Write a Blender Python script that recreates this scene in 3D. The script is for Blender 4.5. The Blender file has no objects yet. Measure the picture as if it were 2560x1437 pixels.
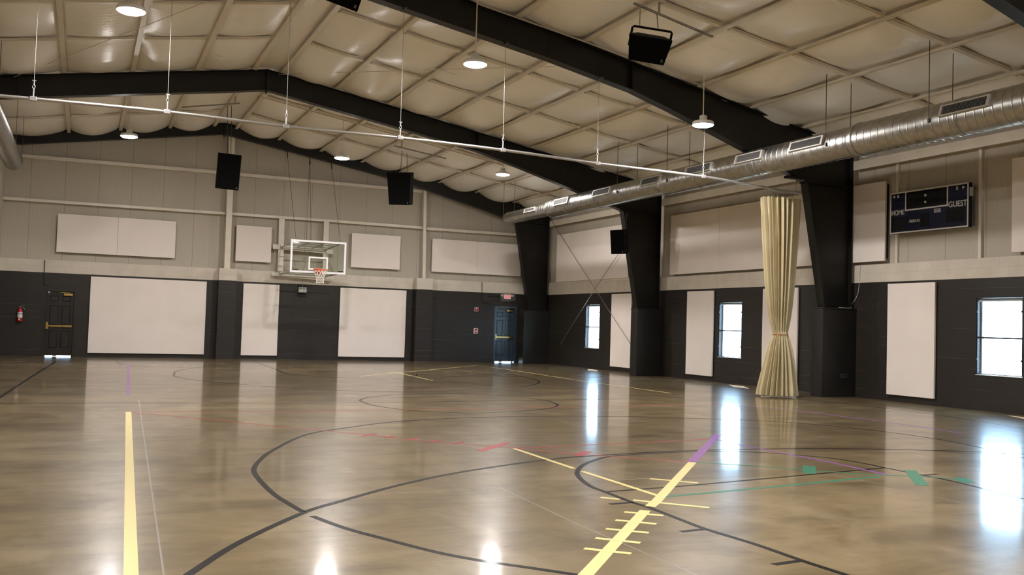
import bpy, bmesh, math, random
from mathutils import Vector, Matrix
random.seed(7)
S = bpy.context.scene
COL = S.collection

# ------------------------------------------------------------------ camera
FPX, YAW, PITCH, ROLL, CAMH = 2381.024, 0.42228542, 0.04054606, 0.03046094, 1.39493423
F = Vector((math.sin(YAW)*math.cos(PITCH), math.cos(YAW)*math.cos(PITCH), math.sin(PITCH)))
_r = Vector((math.cos(YAW), -math.sin(YAW), 0)); _u = _r.cross(F)
RT = math.cos(ROLL)*_r + math.sin(ROLL)*_u
UP = -math.sin(ROLL)*_r + math.cos(ROLL)*_u
cam = bpy.data.objects.new('camera', bpy.data.cameras.new('camera'))
COL.objects.link(cam)
cam.matrix_world = Matrix(((RT.x, UP.x, -F.x, 0), (RT.y, UP.y, -F.y, 0), (RT.z, UP.z, -F.z, CAMH), (0, 0, 0, 1)))
cam.data.sensor_width = 36
cam.data.lens = 36*FPX/2560
cam.data.clip_start = .05
cam.data.clip_end = 400
S.camera = cam

# ------------------------------------------------------------------ world, sun, exposure
LAMP = 700.0          # emission of the high-bay lenses
SKY = 24.0
W = bpy.data.worlds.new('sky'); S.world = W; W.use_nodes = True
bg = W.node_tree.nodes['Background']
bg.inputs[0].default_value = (.47, .72, 1, 1); bg.inputs[1].default_value = SKY
sun = bpy.data.objects.new('sun', bpy.data.lights.new('sun', 'SUN')); COL.objects.link(sun)
sun.data.energy = 40; sun.data.angle = .009; sun.data.color = (1, .95, .86)
sun.rotation_euler = Vector((-.5, -.85, -1.0)).to_track_quat('-Z', 'Y').to_euler()
S.view_settings.view_transform = 'Standard'
S.view_settings.look = 'None'
S.view_settings.exposure = 0
S.view_settings.gamma = 1
S.view_settings.use_curve_mapping = False

# ------------------------------------------------------------------ room numbers (metres)
XR, YB, XL, YF = 16.362, 33.514, -2.42, -4.0     # right, back, left, rear walls
ZD, ZT = 2.6416, 3.048                           # dark block height, top of block band
Z0, SL, XC = 7.82, .161, 4.07                    # roof plane: height at ridge, slope, ridge line
def roofz(x): return Z0 - SL*abs(x - XC)
FRAMES = [(33.0, 33.0), (24.9, 25.15), (16.5, 17.05), (8.95, 9.15)]

def P(u, v, ax, val):
    d = F + RT*((u-1280)/FPX) + UP*((718.5-v)/FPX)
    o = Vector((0, 0, CAMH))
    return o + d*((val - o[ax])/d[ax])
def PR(u, v, off=0.0):
    """pixel to the roof plane"""
    d = F + RT*((u-1280)/FPX) + UP*((718.5-v)/FPX); o = Vector((0, 0, CAMH))
    for sg in (1, -1):
        n = Vector((sg*SL, 0, 1)); t = (Z0 + off + sg*SL*XC - n.dot(o))/n.dot(d)
        q = o + d*t
        if t > 0 and sg*(q.x-XC) >= -.1: return q
    return q

# ------------------------------------------------------------------ materials
def lin(c):
    return tuple(((x/255)/12.92 if x/255 <= .04045 else ((x/255+.055)/1.055)**2.4) for x in c)
def mat(name, col, rough=.5, metal=0, spec=.5, emit=None, estr=0, coat=0):
    m = bpy.data.materials.new(name); m.use_nodes = True
    b = m.node_tree.nodes['Principled BSDF']
    b.inputs['Base Color'].default_value = (*col[:3], 1)
    b.inputs['Roughness'].default_value = rough
    b.inputs['Metallic'].default_value = metal
    b.inputs['Specular IOR Level'].default_value = spec
    if coat: b.inputs['Coat Weight'].default_value = coat; b.inputs['Coat Roughness'].default_value = .1
    if emit: b.inputs['Emission Color'].default_value = (*emit, 1); b.inputs['Emission Strength'].default_value = estr
    return m
def nodes(m): return m.node_tree.nodes, m.node_tree.links, m.node_tree.nodes['Principled BSDF']
def noise_mix(m, c1, c2, scale=3, detail=6, lo=.35, hi=.65, stretch=(1, 1, 1), bump=0, bscale=None, rough=None):
    N, L, b = nodes(m)
    tc = N.new('ShaderNodeTexCoord'); mp = N.new('ShaderNodeMapping'); mp.inputs['Scale'].default_value = stretch
    L.new(tc.outputs['Object'], mp.inputs[0])
    n = N.new('ShaderNodeTexNoise'); n.inputs['Scale'].default_value = scale; n.inputs['Detail'].default_value = detail
    L.new(mp.outputs[0], n.inputs['Vector'])
    r = N.new('ShaderNodeMapRange'); r.inputs[1].default_value = lo; r.inputs[2].default_value = hi
    L.new(n.outputs['Fac'], r.inputs[0])
    mx = N.new('ShaderNodeMix'); mx.data_type = 'RGBA'
    mx.inputs[6].default_value = (*c1, 1); mx.inputs[7].default_value = (*c2, 1)
    L.new(r.outputs[0], mx.inputs[0]); L.new(mx.outputs[2], b.inputs['Base Color'])
    if bump:
        n2 = N.new('ShaderNodeTexNoise'); n2.inputs['Scale'].default_value = bscale or scale*6; n2.inputs['Detail'].default_value = 3
        L.new(mp.outputs[0], n2.inputs['Vector'])
        bp = N.new('ShaderNodeBump'); bp.inputs['Strength'].default_value = bump; bp.inputs['Distance'].default_value = .02
        L.new(n2.outputs['Fac'], bp.inputs['Height']); L.new(bp.outputs[0], b.inputs['Normal'])
    if rough:
        r2 = N.new('ShaderNodeMapRange'); r2.inputs[3].default_value = rough[0]; r2.inputs[4].default_value = rough[1]
        L.new(n.outputs['Fac'], r2.inputs[0]); L.new(r2.outputs[0], b.inputs['Roughness'])
    return m

M = {}
def clear_sealer(m, rough, ior=1.36, haze=.38, hazespec=.25):
    """glossy floor sealer over a hazy base: sharp at grazing view, soft sheen elsewhere"""
    N, L, b = nodes(m); o = N['Material Output']
    b.inputs['Specular IOR Level'].default_value = hazespec
    b.inputs['Roughness'].default_value = haze
    g = N.new('ShaderNodeBsdfGlossy'); g.inputs['Roughness'].default_value = rough
    f = N.new('ShaderNodeFresnel'); f.inputs['IOR'].default_value = ior
    x = N.new('ShaderNodeMixShader'); L.new(f.outputs[0], x.inputs[0]); L.new(b.outputs[0], x.inputs[1]); L.new(g.outputs[0], x.inputs[2])
    L.new(x.outputs[0], o.inputs[0]); return g
# polished concrete floor: mottled stain, darker blotches, cloudy sealer
def floor_material():
    m = mat('polished_concrete', (.25, .2, .13), .14)
    N, L, b = nodes(m)
    tc = N.new('ShaderNodeTexCoord')
    def noise(scale, detail, stretch=(1, 1, 1), rough=.6, dist=0):
        mp = N.new('ShaderNodeMapping'); mp.inputs['Scale'].default_value = stretch; L.new(tc.outputs['Object'], mp.inputs[0])
        n = N.new('ShaderNodeTexNoise'); n.inputs['Scale'].default_value = scale; n.inputs['Detail'].default_value = detail
        n.inputs['Roughness'].default_value = rough; n.inputs['Distortion'].default_value = dist
        L.new(mp.outputs[0], n.inputs['Vector']); return n.outputs['Fac']
    def ramp(fac, lo, hi, a=0., z=1.):
        r = N.new('ShaderNodeMapRange'); r.inputs[1].default_value = lo; r.inputs[2].default_value = hi
        r.inputs[3].default_value = a; r.inputs[4].default_value = z; L.new(fac, r.inputs[0]); return r.outputs[0]
    def mix(fac, a, c):
        x = N.new('ShaderNodeMix'); x.data_type = 'RGBA'
        if isinstance(fac, float): x.inputs[0].default_value = fac
        else: L.new(fac, x.inputs[0])
        for i, v in ((6, a), (7, c)):
            if isinstance(v, tuple): x.inputs[i].default_value = (*v, 1)
            else: L.new(v, x.inputs[i])
        return x.outputs[2]
    c = mix(ramp(noise(.5, 5, (1, 1, 1), .6, .4), .3, .7), (.36, .272, .15), (.21, .153, .076))
    c = mix(ramp(noise(1.6, 6, (.35, 1, 1), .65, .6), .43, .64, 0, .9), c, (.145, .104, .05))
    c = mix(ramp(noise(5, 8, (.3, 1, 1), .7, .3), .52, .72, 0, .7), c, (.11, .078, .037))
    c = mix(ramp(noise(2.2, 4, (1, .5, 1), .6), .5, .75, 0, .6), c, (.43, .34, .22))
    c = mix(ramp(noise(90, 2), .35, .7, 0, .12), c, (.15, .12, .075))
    L.new(c, b.inputs['Base Color'])
    g = clear_sealer(m, .08, 1.1, .3, .13)
    L.new(ramp(noise(1.1, 5, (.4, 1, 1), .65), .3, .75, .07, .12), g.inputs['Roughness'])
    return m
M['floor'] = floor_material()

def block_material(name, col, joint, dust, rough=.45):
    """painted concrete block, 8 x 16 inch courses, with dust lying on some bed joints"""
    m = mat(name, col, rough, spec=.4)
    N, L, b = nodes(m)
    tc = N.new('ShaderNodeTexCoord'); sx = N.new('ShaderNodeSeparateXYZ'); L.new(tc.outputs['Object'], sx.inputs[0])
    ad = N.new('ShaderNodeMath'); ad.operation = 'ADD'; L.new(sx.outputs[0], ad.inputs[0]); L.new(sx.outputs[1], ad.inputs[1])
    cb = N.new('ShaderNodeCombineXYZ'); L.new(ad.outputs[0], cb.inputs[0]); L.new(sx.outputs[2], cb.inputs[1])
    br = N.new('ShaderNodeTexBrick'); br.inputs['Scale'].default_value = 1; br.inputs['Mortar Size'].default_value = .006
    br.inputs['Brick Width'].default_value = .4064; br.inputs['Row Height'].default_value = .2032; br.inputs['Mortar Smooth'].default_value = .4
    br.offset = .5; L.new(cb.outputs[0], br.inputs['Vector'])
    # dust: thin line at every course, broken up by noise
    dv = N.new('ShaderNodeMath'); dv.operation = 'DIVIDE'; dv.inputs[1].default_value = .2032; L.new(sx.outputs[2], dv.inputs[0])
    fr = N.new('ShaderNodeMath'); fr.operation = 'FRACT'; L.new(dv.outputs[0], fr.inputs[0])
    lt = N.new('ShaderNodeMath'); lt.operation = 'LESS_THAN'; lt.inputs[1].default_value = .032; L.new(fr.outputs[0], lt.inputs[0])
    mp = N.new('ShaderNodeMapping'); mp.inputs['Scale'].default_value = (.8, .8, 4.92); L.new(tc.outputs['Object'], mp.inputs[0])
    n = N.new('ShaderNodeTexNoise'); n.inputs['Scale'].default_value = 1; n.inputs['Detail'].default_value = 4; L.new(mp.outputs[0], n.inputs['Vector'])
    r = N.new('ShaderNodeMapRange'); r.inputs[1].default_value = .5; r.inputs[2].default_value = .62; r.inputs[4].default_value = .8; L.new(n.outputs['Fac'], r.inputs[0])
    ml = N.new('ShaderNodeMath'); ml.operation = 'MULTIPLY'; L.new(lt.outputs[0], ml.inputs[0]); L.new(r.outputs[0], ml.inputs[1])
    n2 = N.new('ShaderNodeTexNoise'); n2.inputs['Scale'].default_value = 2.5; n2.inputs['Detail'].default_value = 5; L.new(tc.outputs['Object'], n2.inputs['Vector'])
    m0 = N.new('ShaderNodeMix'); m0.data_type = 'RGBA'; L.new(n2.outputs['Fac'], m0.inputs[0])
    m0.inputs[6].default_value = (*[c*.82 for c in col], 1); m0.inputs[7].default_value = (*[c*1.18 for c in col], 1)
    m1 = N.new('ShaderNodeMix'); m1.data_type = 'RGBA'; L.new(br.outputs['Fac'], m1.inputs[0]); L.new(m0.outputs[2], m1.inputs[6]); m1.inputs[7].default_value = (*joint, 1)
    m2 = N.new('ShaderNodeMix'); m2.data_type = 'RGBA'; L.new(ml.outputs[0], m2.inputs[0]); L.new(m1.outputs[2], m2.inputs[6]); m2.inputs[7].default_value = (*dust, 1)
    L.new(m2.outputs[2], b.inputs['Base Color'])
    n3 = N.new('ShaderNodeTexNoise'); n3.inputs['Scale'].default_value = 60; L.new(tc.outputs['Object'], n3.inputs['Vector'])
    sb = N.new('ShaderNodeMath'); sb.operation = 'MULTIPLY_ADD'; sb.inputs[1].default_value = .25; L.new(n3.outputs['Fac'], sb.inputs[0])
    iv = N.new('ShaderNodeMath'); iv.operation = 'SUBTRACT'; iv.inputs[0].default_value = 1; L.new(br.outputs['Fac'], iv.inputs[1]); L.new(iv.outputs[0], sb.inputs[2])
    bp = N.new('ShaderNodeBump'); bp.inputs['Strength'].default_value = .4; bp.inputs['Distance'].default_value = .006
    L.new(sb.outputs[0], bp.inputs['Height']); L.new(bp.outputs[0], b.inputs['Normal'])
    return m
M['block_dark'] = block_material('charcoal_block', (.0215, .0178, .0145), (.0165, .0136, .011), (.12, .1, .085))
M['block_cream'] = block_material('cream_block', (.62, .56, .475), (.56, .5, .41), (.66, .6, .51), .55)

def cladding_material():
    """cream ribbed metal wall sheet: fine vertical ribs and a joint every metre"""
    m = mat('cream_wall_sheet', (.48, .435, .36), .65, spec=.2)
    N, L, b = nodes(m)
    tc = N.new('ShaderNodeTexCoord'); sx = N.new('ShaderNodeSeparateXYZ'); L.new(tc.outputs['Object'], sx.inputs[0])
    ad = N.new('ShaderNodeMath'); ad.operation = 'ADD'; L.new(sx.outputs[0], ad.inputs[0]); L.new(sx.outputs[1], ad.inputs[1])
    def frac(period, off):
        a = N.new('ShaderNodeMath'); a.operation = 'SUBTRACT'; a.inputs[1].default_value = off; L.new(ad.outputs[0], a.inputs[0])
        d = N.new('ShaderNodeMath'); d.operation = 'DIVIDE'; d.inputs[1].default_value = period; L.new(a.outputs[0], d.inputs[0])
        f = N.new('ShaderNodeMath'); f.operation = 'FRACT'; L.new(d.outputs[0], f.inputs[0]); return f.outputs[0]
    j = N.new('ShaderNodeMath'); j.operation = 'LESS_THAN'; j.inputs[1].default_value = .014; L.new(frac(.99, .25), j.inputs[0])
    rb = N.new('ShaderNodeMath'); rb.operation = 'PINGPONG'; rb.inputs[1].default_value = .5; L.new(frac(.11, 0), rb.inputs[0])
    r = N.new('ShaderNodeMapRange'); r.inputs[1].default_value = 0; r.inputs[2].default_value = .12; L.new(rb.outputs[0], r.inputs[0])
    bp = N.new('ShaderNodeBump'); bp.inputs['Strength'].default_value = .35; bp.inputs['Distance'].default_value = .006
    L.new(r.outputs[0], bp.inputs['Height']); L.new(bp.outputs[0], b.inputs['Normal'])
    mx = N.new('ShaderNodeMix'); mx.data_type = 'RGBA'; L.new(j.outputs[0], mx.inputs[0])
    mx.inputs[6].default_value = (.48, .435, .36, 1); mx.inputs[7].default_value = (.3, .265, .21, 1)
    L.new(mx.outputs[2], b.inputs['Base Color'])
    return m
M['clad'] = cladding_material()
M['steel_cream'] = noise_mix(mat('cream_painted_steel', (.58, .52, .43), .4), (.66, .6, .5), (.72, .66, .56), 3)
M['purlin'] = noise_mix(mat('cream_purlin_steel', (.5, .43, .32), .4), (.68, .61, .48), (.74, .67, .54), 2)
def vinyl_material():
    m = mat('vinyl_insulation_facing', (.76, .69, .58), .3, spec=1.0)
    N, L, b = nodes(m)
    tc = N.new('ShaderNodeTexCoord')
    n = N.new('ShaderNodeTexNoise'); n.inputs['Scale'].default_value = .9; n.inputs['Detail'].default_value = 4
    L.new(tc.outputs['Object'], n.inputs['Vector'])
    mx = N.new('ShaderNodeMix'); mx.data_type = 'RGBA'; L.new(n.outputs['Fac'], mx.inputs[0])
    mx.inputs[6].default_value = (.88, .83, .73, 1); mx.inputs[7].default_value = (.93, .89, .81, 1)
    L.new(mx.outputs[2], b.inputs['Base Color'])
    mp = N.new('ShaderNodeMapping'); mp.inputs['Scale'].default_value = (1.4, 6, 1); L.new(tc.outputs['Object'], mp.inputs[0])
    w = N.new('ShaderNodeTexNoise'); w.inputs['Scale'].default_value = 2.2; w.inputs['Detail'].default_value = 5; w.inputs['Distortion'].default_value = .8
    L.new(mp.outputs[0], w.inputs['Vector'])
    bp = N.new('ShaderNodeBump'); bp.inputs['Strength'].default_value = .34; bp.inputs['Distance'].default_value = .03
    L.new(w.outputs['Fac'], bp.inputs['Height']); L.new(bp.outputs[0], b.inputs['Normal'])
    return m
M['vinyl'] = vinyl_material()
M['frame_black'] = noise_mix(mat('black_painted_steel', (.007, .0067, .005), .45, spec=.35), (.006, .0057, .0043), (.009, .0085, .0066), 2)
M['pad_black'] = noise_mix(mat('black_pad_cover', (.008, .008, .007), .45), (.007, .007, .006), (.011, .01, .009), 3)
M['panel'] = noise_mix(mat('white_panel_fabric', (.83, .755, .7), .9, spec=.1), (.815, .74, .685), (.85, .775, .72), 1.3, bump=.1, bscale=260)
M['panel_edge'] = mat('panel_back_board', (.02, .018, .015), .8)
M['galv'] = noise_mix(mat('galvanised_spiral_duct', (.38, .37, .34), .3, 1), (.33, .32, .295), (.42, .41, .38), 9, rough=(.26, .42))
M['galv_dull'] = noise_mix(mat('galvanised_strut', (.4, .4, .37), .42, 1), (.36, .36, .33), (.45, .45, .42), 12)
M['vent_white'] = mat('vent_frame_metal', (.55, .53, .49), .4, .6)
M['vent_dark'] = mat('vent_inside', (.012, .012, .012), .7)
M['fin'] = mat('vent_fin', (.16, .155, .15), .5, .5)
M['pipe'] = mat('curtain_track_metal', (.5, .485, .475), .42, .85)
M['cable'] = mat('steel_cable', (.3, .29, .26), .45, .7)
M['cable_dark'] = mat('dark_cable', (.05, .045, .035), .5, .3)
M['curtain'] = noise_mix(mat('tan_vinyl_curtain', (.48, .405, .24), .42), (.46, .385, .222), (.53, .45, .275), 2.2, bump=.12, bscale=9)
M['tie'] = mat('orange_tie', (.5, .16, .06), .5)
M['hook'] = mat('curtain_chain', (.3, .28, .24), .4, .8)
M['door_dark'] = noise_mix(mat('charcoal_door_paint', (.02, .018, .015), .3), (.018, .016, .013), (.023, .02, .017), 4)
M['door_blue_sheen'] = noise_mix(mat('charcoal_door_painted_sheen', (.035, .055, .075), .28), (.032, .05, .07), (.038, .06, .08), 4)  # charcoal door with the window's blue reflection painted into its base colour
M['brass'] = mat('brass', (.62, .42, .14), .3, 1)
M['chrome'] = mat('chrome', (.7, .7, .7), .25, 1)
M['win_frame'] = mat('white_window_frame', (.55, .6, .62), .4)
M['screen'] = mat('screen_wire', (.03, .03, .035), .5, .5)
M['speaker'] = mat('black_speaker_shell', (.004, .004, .004), .7, spec=.15)
M['grille'] = mat('black_speaker_grille', (.003, .003, .003), .9, spec=.08)
M['dark_screw'] = mat('grey_bolt', (.12, .12, .12), .4, .6)
M['board_navy'] = mat('navy_scoreboard_paint', (.005, .008, .03), .5, spec=.25)
M['board_black'] = mat('scoreboard_window', (.003, .003, .003), .5, spec=.2)
M['segment'] = mat('unlit_segment', (.008, .007, .007), .5, spec=.2)
M['white_paint'] = mat('white_lettering', (.62, .59, .54), .5)
M['white'] = mat('white_enamel', (.82, .82, .84), .35)
M['white_soft'] = mat('white_housing', (.7, .68, .64), .45)
M['orange'] = mat('orange_rim_paint', (.75, .1, .025), .35)
M['net'] = mat('white_net_cord', (.8, .76, .68), .8)
M['red'] = mat('red_enamel', (.42, .012, .014), .3)
M['black'] = mat('black_rubber', (.01, .01, .01), .5)
M['label_white'] = mat('white_label', (.75, .73, .7), .5)
M['grey_box'] = mat('grey_enamel', (.42, .41, .39), .4, .3)
M['exit_face'] = mat('exit_sign_face', (.85, .6, .58), .4, emit=(1, .45, .43), estr=.55)
M['exit_red'] = mat('exit_letters', (.7, .03, .03), .4, emit=(1, .05, .05), estr=.8)
M['lens'] = mat('high_bay_lens', (1, 1, 1), .3, emit=(1, .955, .925), estr=LAMP)
M['conduit'] = mat('cream_conduit', (.5, .44, .35), .4)
M['conduit_dark'] = mat('painted_conduit', (.022, .02, .017), .4)
M['ground'] = noise_mix(mat('sunlit_pavement', (.5, .49, .46), .9), (.46, .45, .42), (.55, .54, .5), 1)
M['tape_black'] = mat('black_line', (.011, .01, .009), .22)
M['tape_yellow'] = mat('yellow_tape', (.93, .79, .36), .3)
M['tape_red'] = mat('rose_tape', (.5, .085, .1), .25)
M['tape_purple'] = mat('purple_tape', (.33, .12, .42), .25)
M['tape_green'] = mat('green_tape', (.055, .24, .15), .25)
for k in ('tape_black', 'tape_yellow', 'tape_red', 'tape_purple', 'tape_green'): clear_sealer(M[k], .12, 1.04, .45, .07)
M['joint'] = mat('saw_cut_joint', (.27, .25, .22), .5)
def glass_material(name, tint, refl):
    m = bpy.data.materials.new(name); m.use_nodes = True; N = m.node_tree.nodes; L = m.node_tree.links
    N.remove(N['Principled BSDF']); o = N['Material Output']
    t = N.new('ShaderNodeBsdfTransparent'); t.inputs[0].default_value = (*tint, 1)
    g = N.new('ShaderNodeBsdfGlossy'); g.inputs['Roughness'].default_value = .03
    x = N.new('ShaderNodeMixShader'); x.inputs[0].default_value = refl
    L.new(t.outputs[0], x.inputs[1]); L.new(g.outputs[0], x.inputs[2]); L.new(x.outputs[0], o.inputs[0])
    return m
M['glass'] = glass_material('window_glass', (.94, .97, .98), .05)
M['glass_green'] = glass_material('backboard_glass', (.93, .96, .93), .004)

# ------------------------------------------------------------------ mesh helpers
class MB:
    """collects shapes in world coordinates; build() links them as ONE mesh object"""
    def __init__(s): s.v = []; s.f = []; s.smooth = []
    def add(s, vs, fs, smooth=False):
        o = len(s.v); s.v += [Vector(x) for x in vs]
        for f in fs: s.f.append([i+o for i in f]); s.smooth.append(smooth)
        return s
    def box(s, x0, x1, y0, y1, z0, z1):
        x0, x1 = min(x0, x1), max(x0, x1); y0, y1 = min(y0, y1), max(y0, y1); z0, z1 = min(z0, z1), max(z0, z1)
        return s.add([(x, y, z) for z in (z0, z1) for y in (y0, y1) for x in (x0, x1)],
                     [(0, 2, 3, 1), (4, 5, 7, 6), (0, 1, 5, 4), (2, 6, 7, 3), (0, 4, 6, 2), (1, 3, 7, 5)])
    def obox(s, c, ex, ey, ez):
        """box about c with half-extent vectors"""
        c, ex, ey, ez = Vector(c), Vector(ex), Vector(ey), Vector(ez)
        return s.add([c + a*ex + b*ey + d*ez for d in (-1, 1) for b in (-1, 1) for a in (-1, 1)],
                     [(0, 2, 3, 1), (4, 5, 7, 6), (0, 1, 5, 4), (2, 6, 7, 3), (0, 4, 6, 2), (1, 3, 7, 5)])
    def prism(s, pts, d):
        """polygon pts (3D) swept by vector d"""
        n = len(pts); d = Vector(d); pts = [Vector(p) for p in pts]
        return s.add(pts + [p+d for p in pts], [list(range(n))[::-1], list(range(n, 2*n))] + [(i, (i+1) % n, (i+1) % n+n, i+n) for i in range(n)])
    def tube(s, pts, r, n=8, cap=True, closed=False):
        pts = [Vector(p) for p in pts]; m = len(pts); vs = []; fs = []
        for i, p in enumerate(pts):
            if closed: t = pts[(i+1) % m] - pts[i-1]
            else: t = pts[min(i+1, m-1)] - pts[max(i-1, 0)]
            t.normalize(); a = Vector((0, 0, 1)) if abs(t.z) < .95 else Vector((1, 0, 0))
            e1 = t.cross(a).normalized(); e2 = t.cross(e1)
            rr = r[i] if isinstance(r, (list, tuple)) else r
            for k in range(n):
                q = 2*math.pi*k/n; vs.append(p + e1*math.cos(q)*rr + e2*math.sin(q)*rr)
        for i in range(m if closed else m-1):
            j = (i+1) % m
            for k in range(n): fs.append((i*n+k, i*n+(k+1) % n, j*n+(k+1) % n, j*n+k))
        s.add(vs, fs, True)
        if cap and not closed: s.add(vs[:n], [list(range(n))]); s.add(vs[-n:], [list(range(n))[::-1]])
        return s
    def lathe(s, o, axis, prof, n=24, smooth=True):
        """profile [(r, h)] turned about axis through o"""
        o, ax = Vector(o), Vector(axis).normalized(); a = Vector((0, 0, 1)) if abs(ax.z) < .9 else Vector((1, 0, 0))
        e1 = ax.cross(a).normalized(); e2 = ax.cross(e1); vs = []; fs = []
        for r, h in prof:
            for k in range(n):
                q = 2*math.pi*k/n; vs.append(o + ax*h + e1*math.cos(q)*r + e2*math.sin(q)*r)
        for i in range(len(prof)-1):
            for k in range(n): fs.append((i*n+k, i*n+(k+1) % n, (i+1)*n+(k+1) % n, (i+1)*n+k))
        return s.add(vs, fs, smooth)
    def strip(s, pts, w, z):
        """flat ribbon on the floor, 1.2 mm thick"""
        pts = [Vector((p.x, p.y, 0)) for p in pts]; L = []; R = []
        for i, p in enumerate(pts):
            t = (pts[min(i+1, len(pts)-1)] - pts[max(i-1, 0)]); t.z = 0; t.normalize(); nn = Vector((-t.y, t.x, 0))
            ww = (w[i] if isinstance(w, (list, tuple)) else w)/2
            L.append(p+nn*ww); R.append(p-nn*ww)
        n = len(pts); vs = [Vector((a.x, a.y, z)) for a in L+R] + [Vector((a.x, a.y, 0)) for a in L+R]
        fs = [(i, i+n, i+n+1, i+1) for i in range(n-1)]
        fs += [(i, i+1, i+1+2*n, i+2*n) for i in range(n-1)] + [(i+n, i+3*n, i+1+3*n, i+1+n) for i in range(n-1)]
        fs += [(0, 2*n, 3*n, n), (n-1, 2*n-1, 4*n-1, 3*n-1)]
        return s.add(vs, fs)
    def build(s, name, m, parent=None, bevel=0):
        me = bpy.data.meshes.new(name)
        if parent is not None: o = WLOC[parent.name]
        else:
            xs = [v.x for v in s.v]; ys = [v.y for v in s.v]; zs = [v.z for v in s.v]
            o = Vector(((min(xs)+max(xs))/2, (min(ys)+max(ys))/2, min(zs)))
            if name.split('_')[0] in ('floor', 'wall', 'ceiling'): o = Vector((0, 0, 0))
        me.from_pydata([v-o for v in s.v], [], s.f)
        bm = bmesh.new(); bm.from_mesh(me); bmesh.ops.recalc_face_normals(bm, faces=bm.faces); bm.to_mesh(me); bm.free()
        me.polygons.foreach_set('use_smooth', s.smooth)
        for mm in (m if isinstance(m, (list, tuple)) else [m]): me.materials.append(M[mm] if isinstance(mm, str) else mm)
        ob = bpy.data.objects.new(name, me); COL.objects.link(ob)
        if parent is not None: ob.parent = parent; WLOC[ob.name] = o
        else: ob.location = o; WLOC[ob.name] = o
        if bevel:
            b = ob.modifiers.new('bevel', 'BEVEL'); b.width = bevel; b.segments = 2; b.limit_method = 'ANGLE'
        return ob
WLOC = {}
def tag(o, label, cat, group=None, kind=None):
    o['label'] = label; o['category'] = cat
    if group: o['group'] = group
    if kind: o['kind'] = kind
    return o
def structure(o): o['kind'] = 'structure'; return o
def root(name, loc, label=None, cat=None, group=None):
    o = bpy.data.objects.new(name, None); COL.objects.link(o); o.location = loc; o.empty_display_size = .2
    WLOC[o.name] = Vector(loc)
    if label: tag(o, label, cat, group)
    return o
def text_mesh(name, body, o, ex, ey, h, m, parent, depth=.004, sx=1., align='CENTER', bold=0):
    cu = bpy.data.curves.new(name, 'FONT'); cu.body = body; cu.size = 1; cu.align_x = align; cu.align_y = 'CENTER'; cu.extrude = depth/2/h; cu.offset = bold
    t = bpy.data.objects.new(name, cu); COL.objects.link(t)
    me = bpy.data.meshes.new_from_object(t.evaluated_get(bpy.context.evaluated_depsgraph_get()))
    COL.objects.unlink(t); bpy.data.objects.remove(t); bpy.data.curves.remove(cu)
    ex, ey = Vector(ex).normalized(), Vector(ey).normalized(); ez = ex.cross(ey); o = Vector(o) - WLOC[parent.name]
    for v in me.vertices: v.co = o + ex*v.co.x*h*sx + ey*v.co.y*h + ez*v.co.z*h
    me.materials.clear(); me.materials.append(M[m])
    ob = bpy.data.objects.new(name, me); COL.objects.link(ob); ob.parent = parent; WLOC[ob.name] = WLOC[parent.name]
    return ob
def arc(c, r, a0, a1, n): return [(c[0]+r*math.cos(a0+(a1-a0)*i/n), c[1]+r*math.sin(a0+(a1-a0)*i/n)) for i in range(n+1)]
def smooth_path(pts, k=6):
    out = []
    for i in range(len(pts)-1):
        p0, p1, p2, p3 = pts[max(i-1, 0)], pts[i], pts[i+1], pts[min(i+2, len(pts)-1)]
        for j in range(k):
            t = j/k
            out.append(.5*((2*p1) + (p2-p0)*t + (2*p0-5*p1+4*p2-p3)*t*t + (3*p1-p0-3*p2+p3)*t**3))
    return out + [pts[-1]]

# ================================================================== FLOOR AND ITS MARKINGS
fl = MB(); fl.box(XL-.2, XR+.2, YF-.2, YB+.2, -.1, 0)
FLOOR = structure(fl.build('floor', 'floor'))
gr = MB(); gr.box(-60, 90, -60, 100, -.3, -.12)
structure(gr.build('ground', 'ground'))
def line(name, m, pix, w, z, k=0, label=None, closed=False):
    pts = [P(u, v, 2, 0) for u, v in pix]
    if closed: pts = pts + [pts[0]]
    if k: pts = smooth_path(pts, k)
    pts = [Vector((min(max(p.x, XL+.03), XR-.03), min(p.y, YB-.03), 0)) for p in pts]
    mb = MB(); mb.strip(pts, w, z); o = mb.build(name, m, FLOOR)
    if label: o['label'] = label
    return o
BK, YE, RO, PU, GN = .0010, .0016, .0013, .0015, .0014
line('court_line', 'tape_black', [(-40, 1017), (0, 993), (75, 944), (150, 897)], .06, BK)
line('court_line', 'tape_black', [(430, 1465), (470, 1437), (600, 1355), (760, 1281), (850, 1253), (1000, 1212), (1163, 1178), (1375, 1148), (1500, 1138), (1700, 1127), (1962, 1121.5), (2216, 1123), (2432, 1129), (2600, 1137)], .055, BK, 6)
line('court_line', 'tape_black', [(1520, 1449), (1444, 1437), (1324, 1419), (1207, 1402), (1091, 1380), (962, 1347), (860, 1319), (781, 1290)], .05, BK, 6)
line('court_line', 'tape_black', [(759, 1280), (723, 1259.6), (683, 1233.5), (646.6, 1197), (634.5, 1173), (651, 1149), (683, 1125), (763, 1087), (860, 1070), (1000, 1053), (1200, 1043), (1450, 1040), (1700, 1044.5), (1924, 1053), (2074, 1064), (2212, 1079), (2335, 1096), (2444, 1117), (2560, 1145)], .05, BK, 6)
line('court_line', 'tape_black', [(1569, 1137), (1512, 1143), (1464, 1159), (1444, 1177), (1448, 1193), (1476, 1215), (1517, 1231), (1581, 1255.6), (1621, 1267.7), (1710, 1302), (1763.6, 1322), (1887, 1360), (2006, 1401.5), (2115, 1437), (2200, 1466)], .05, BK, 6)
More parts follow.
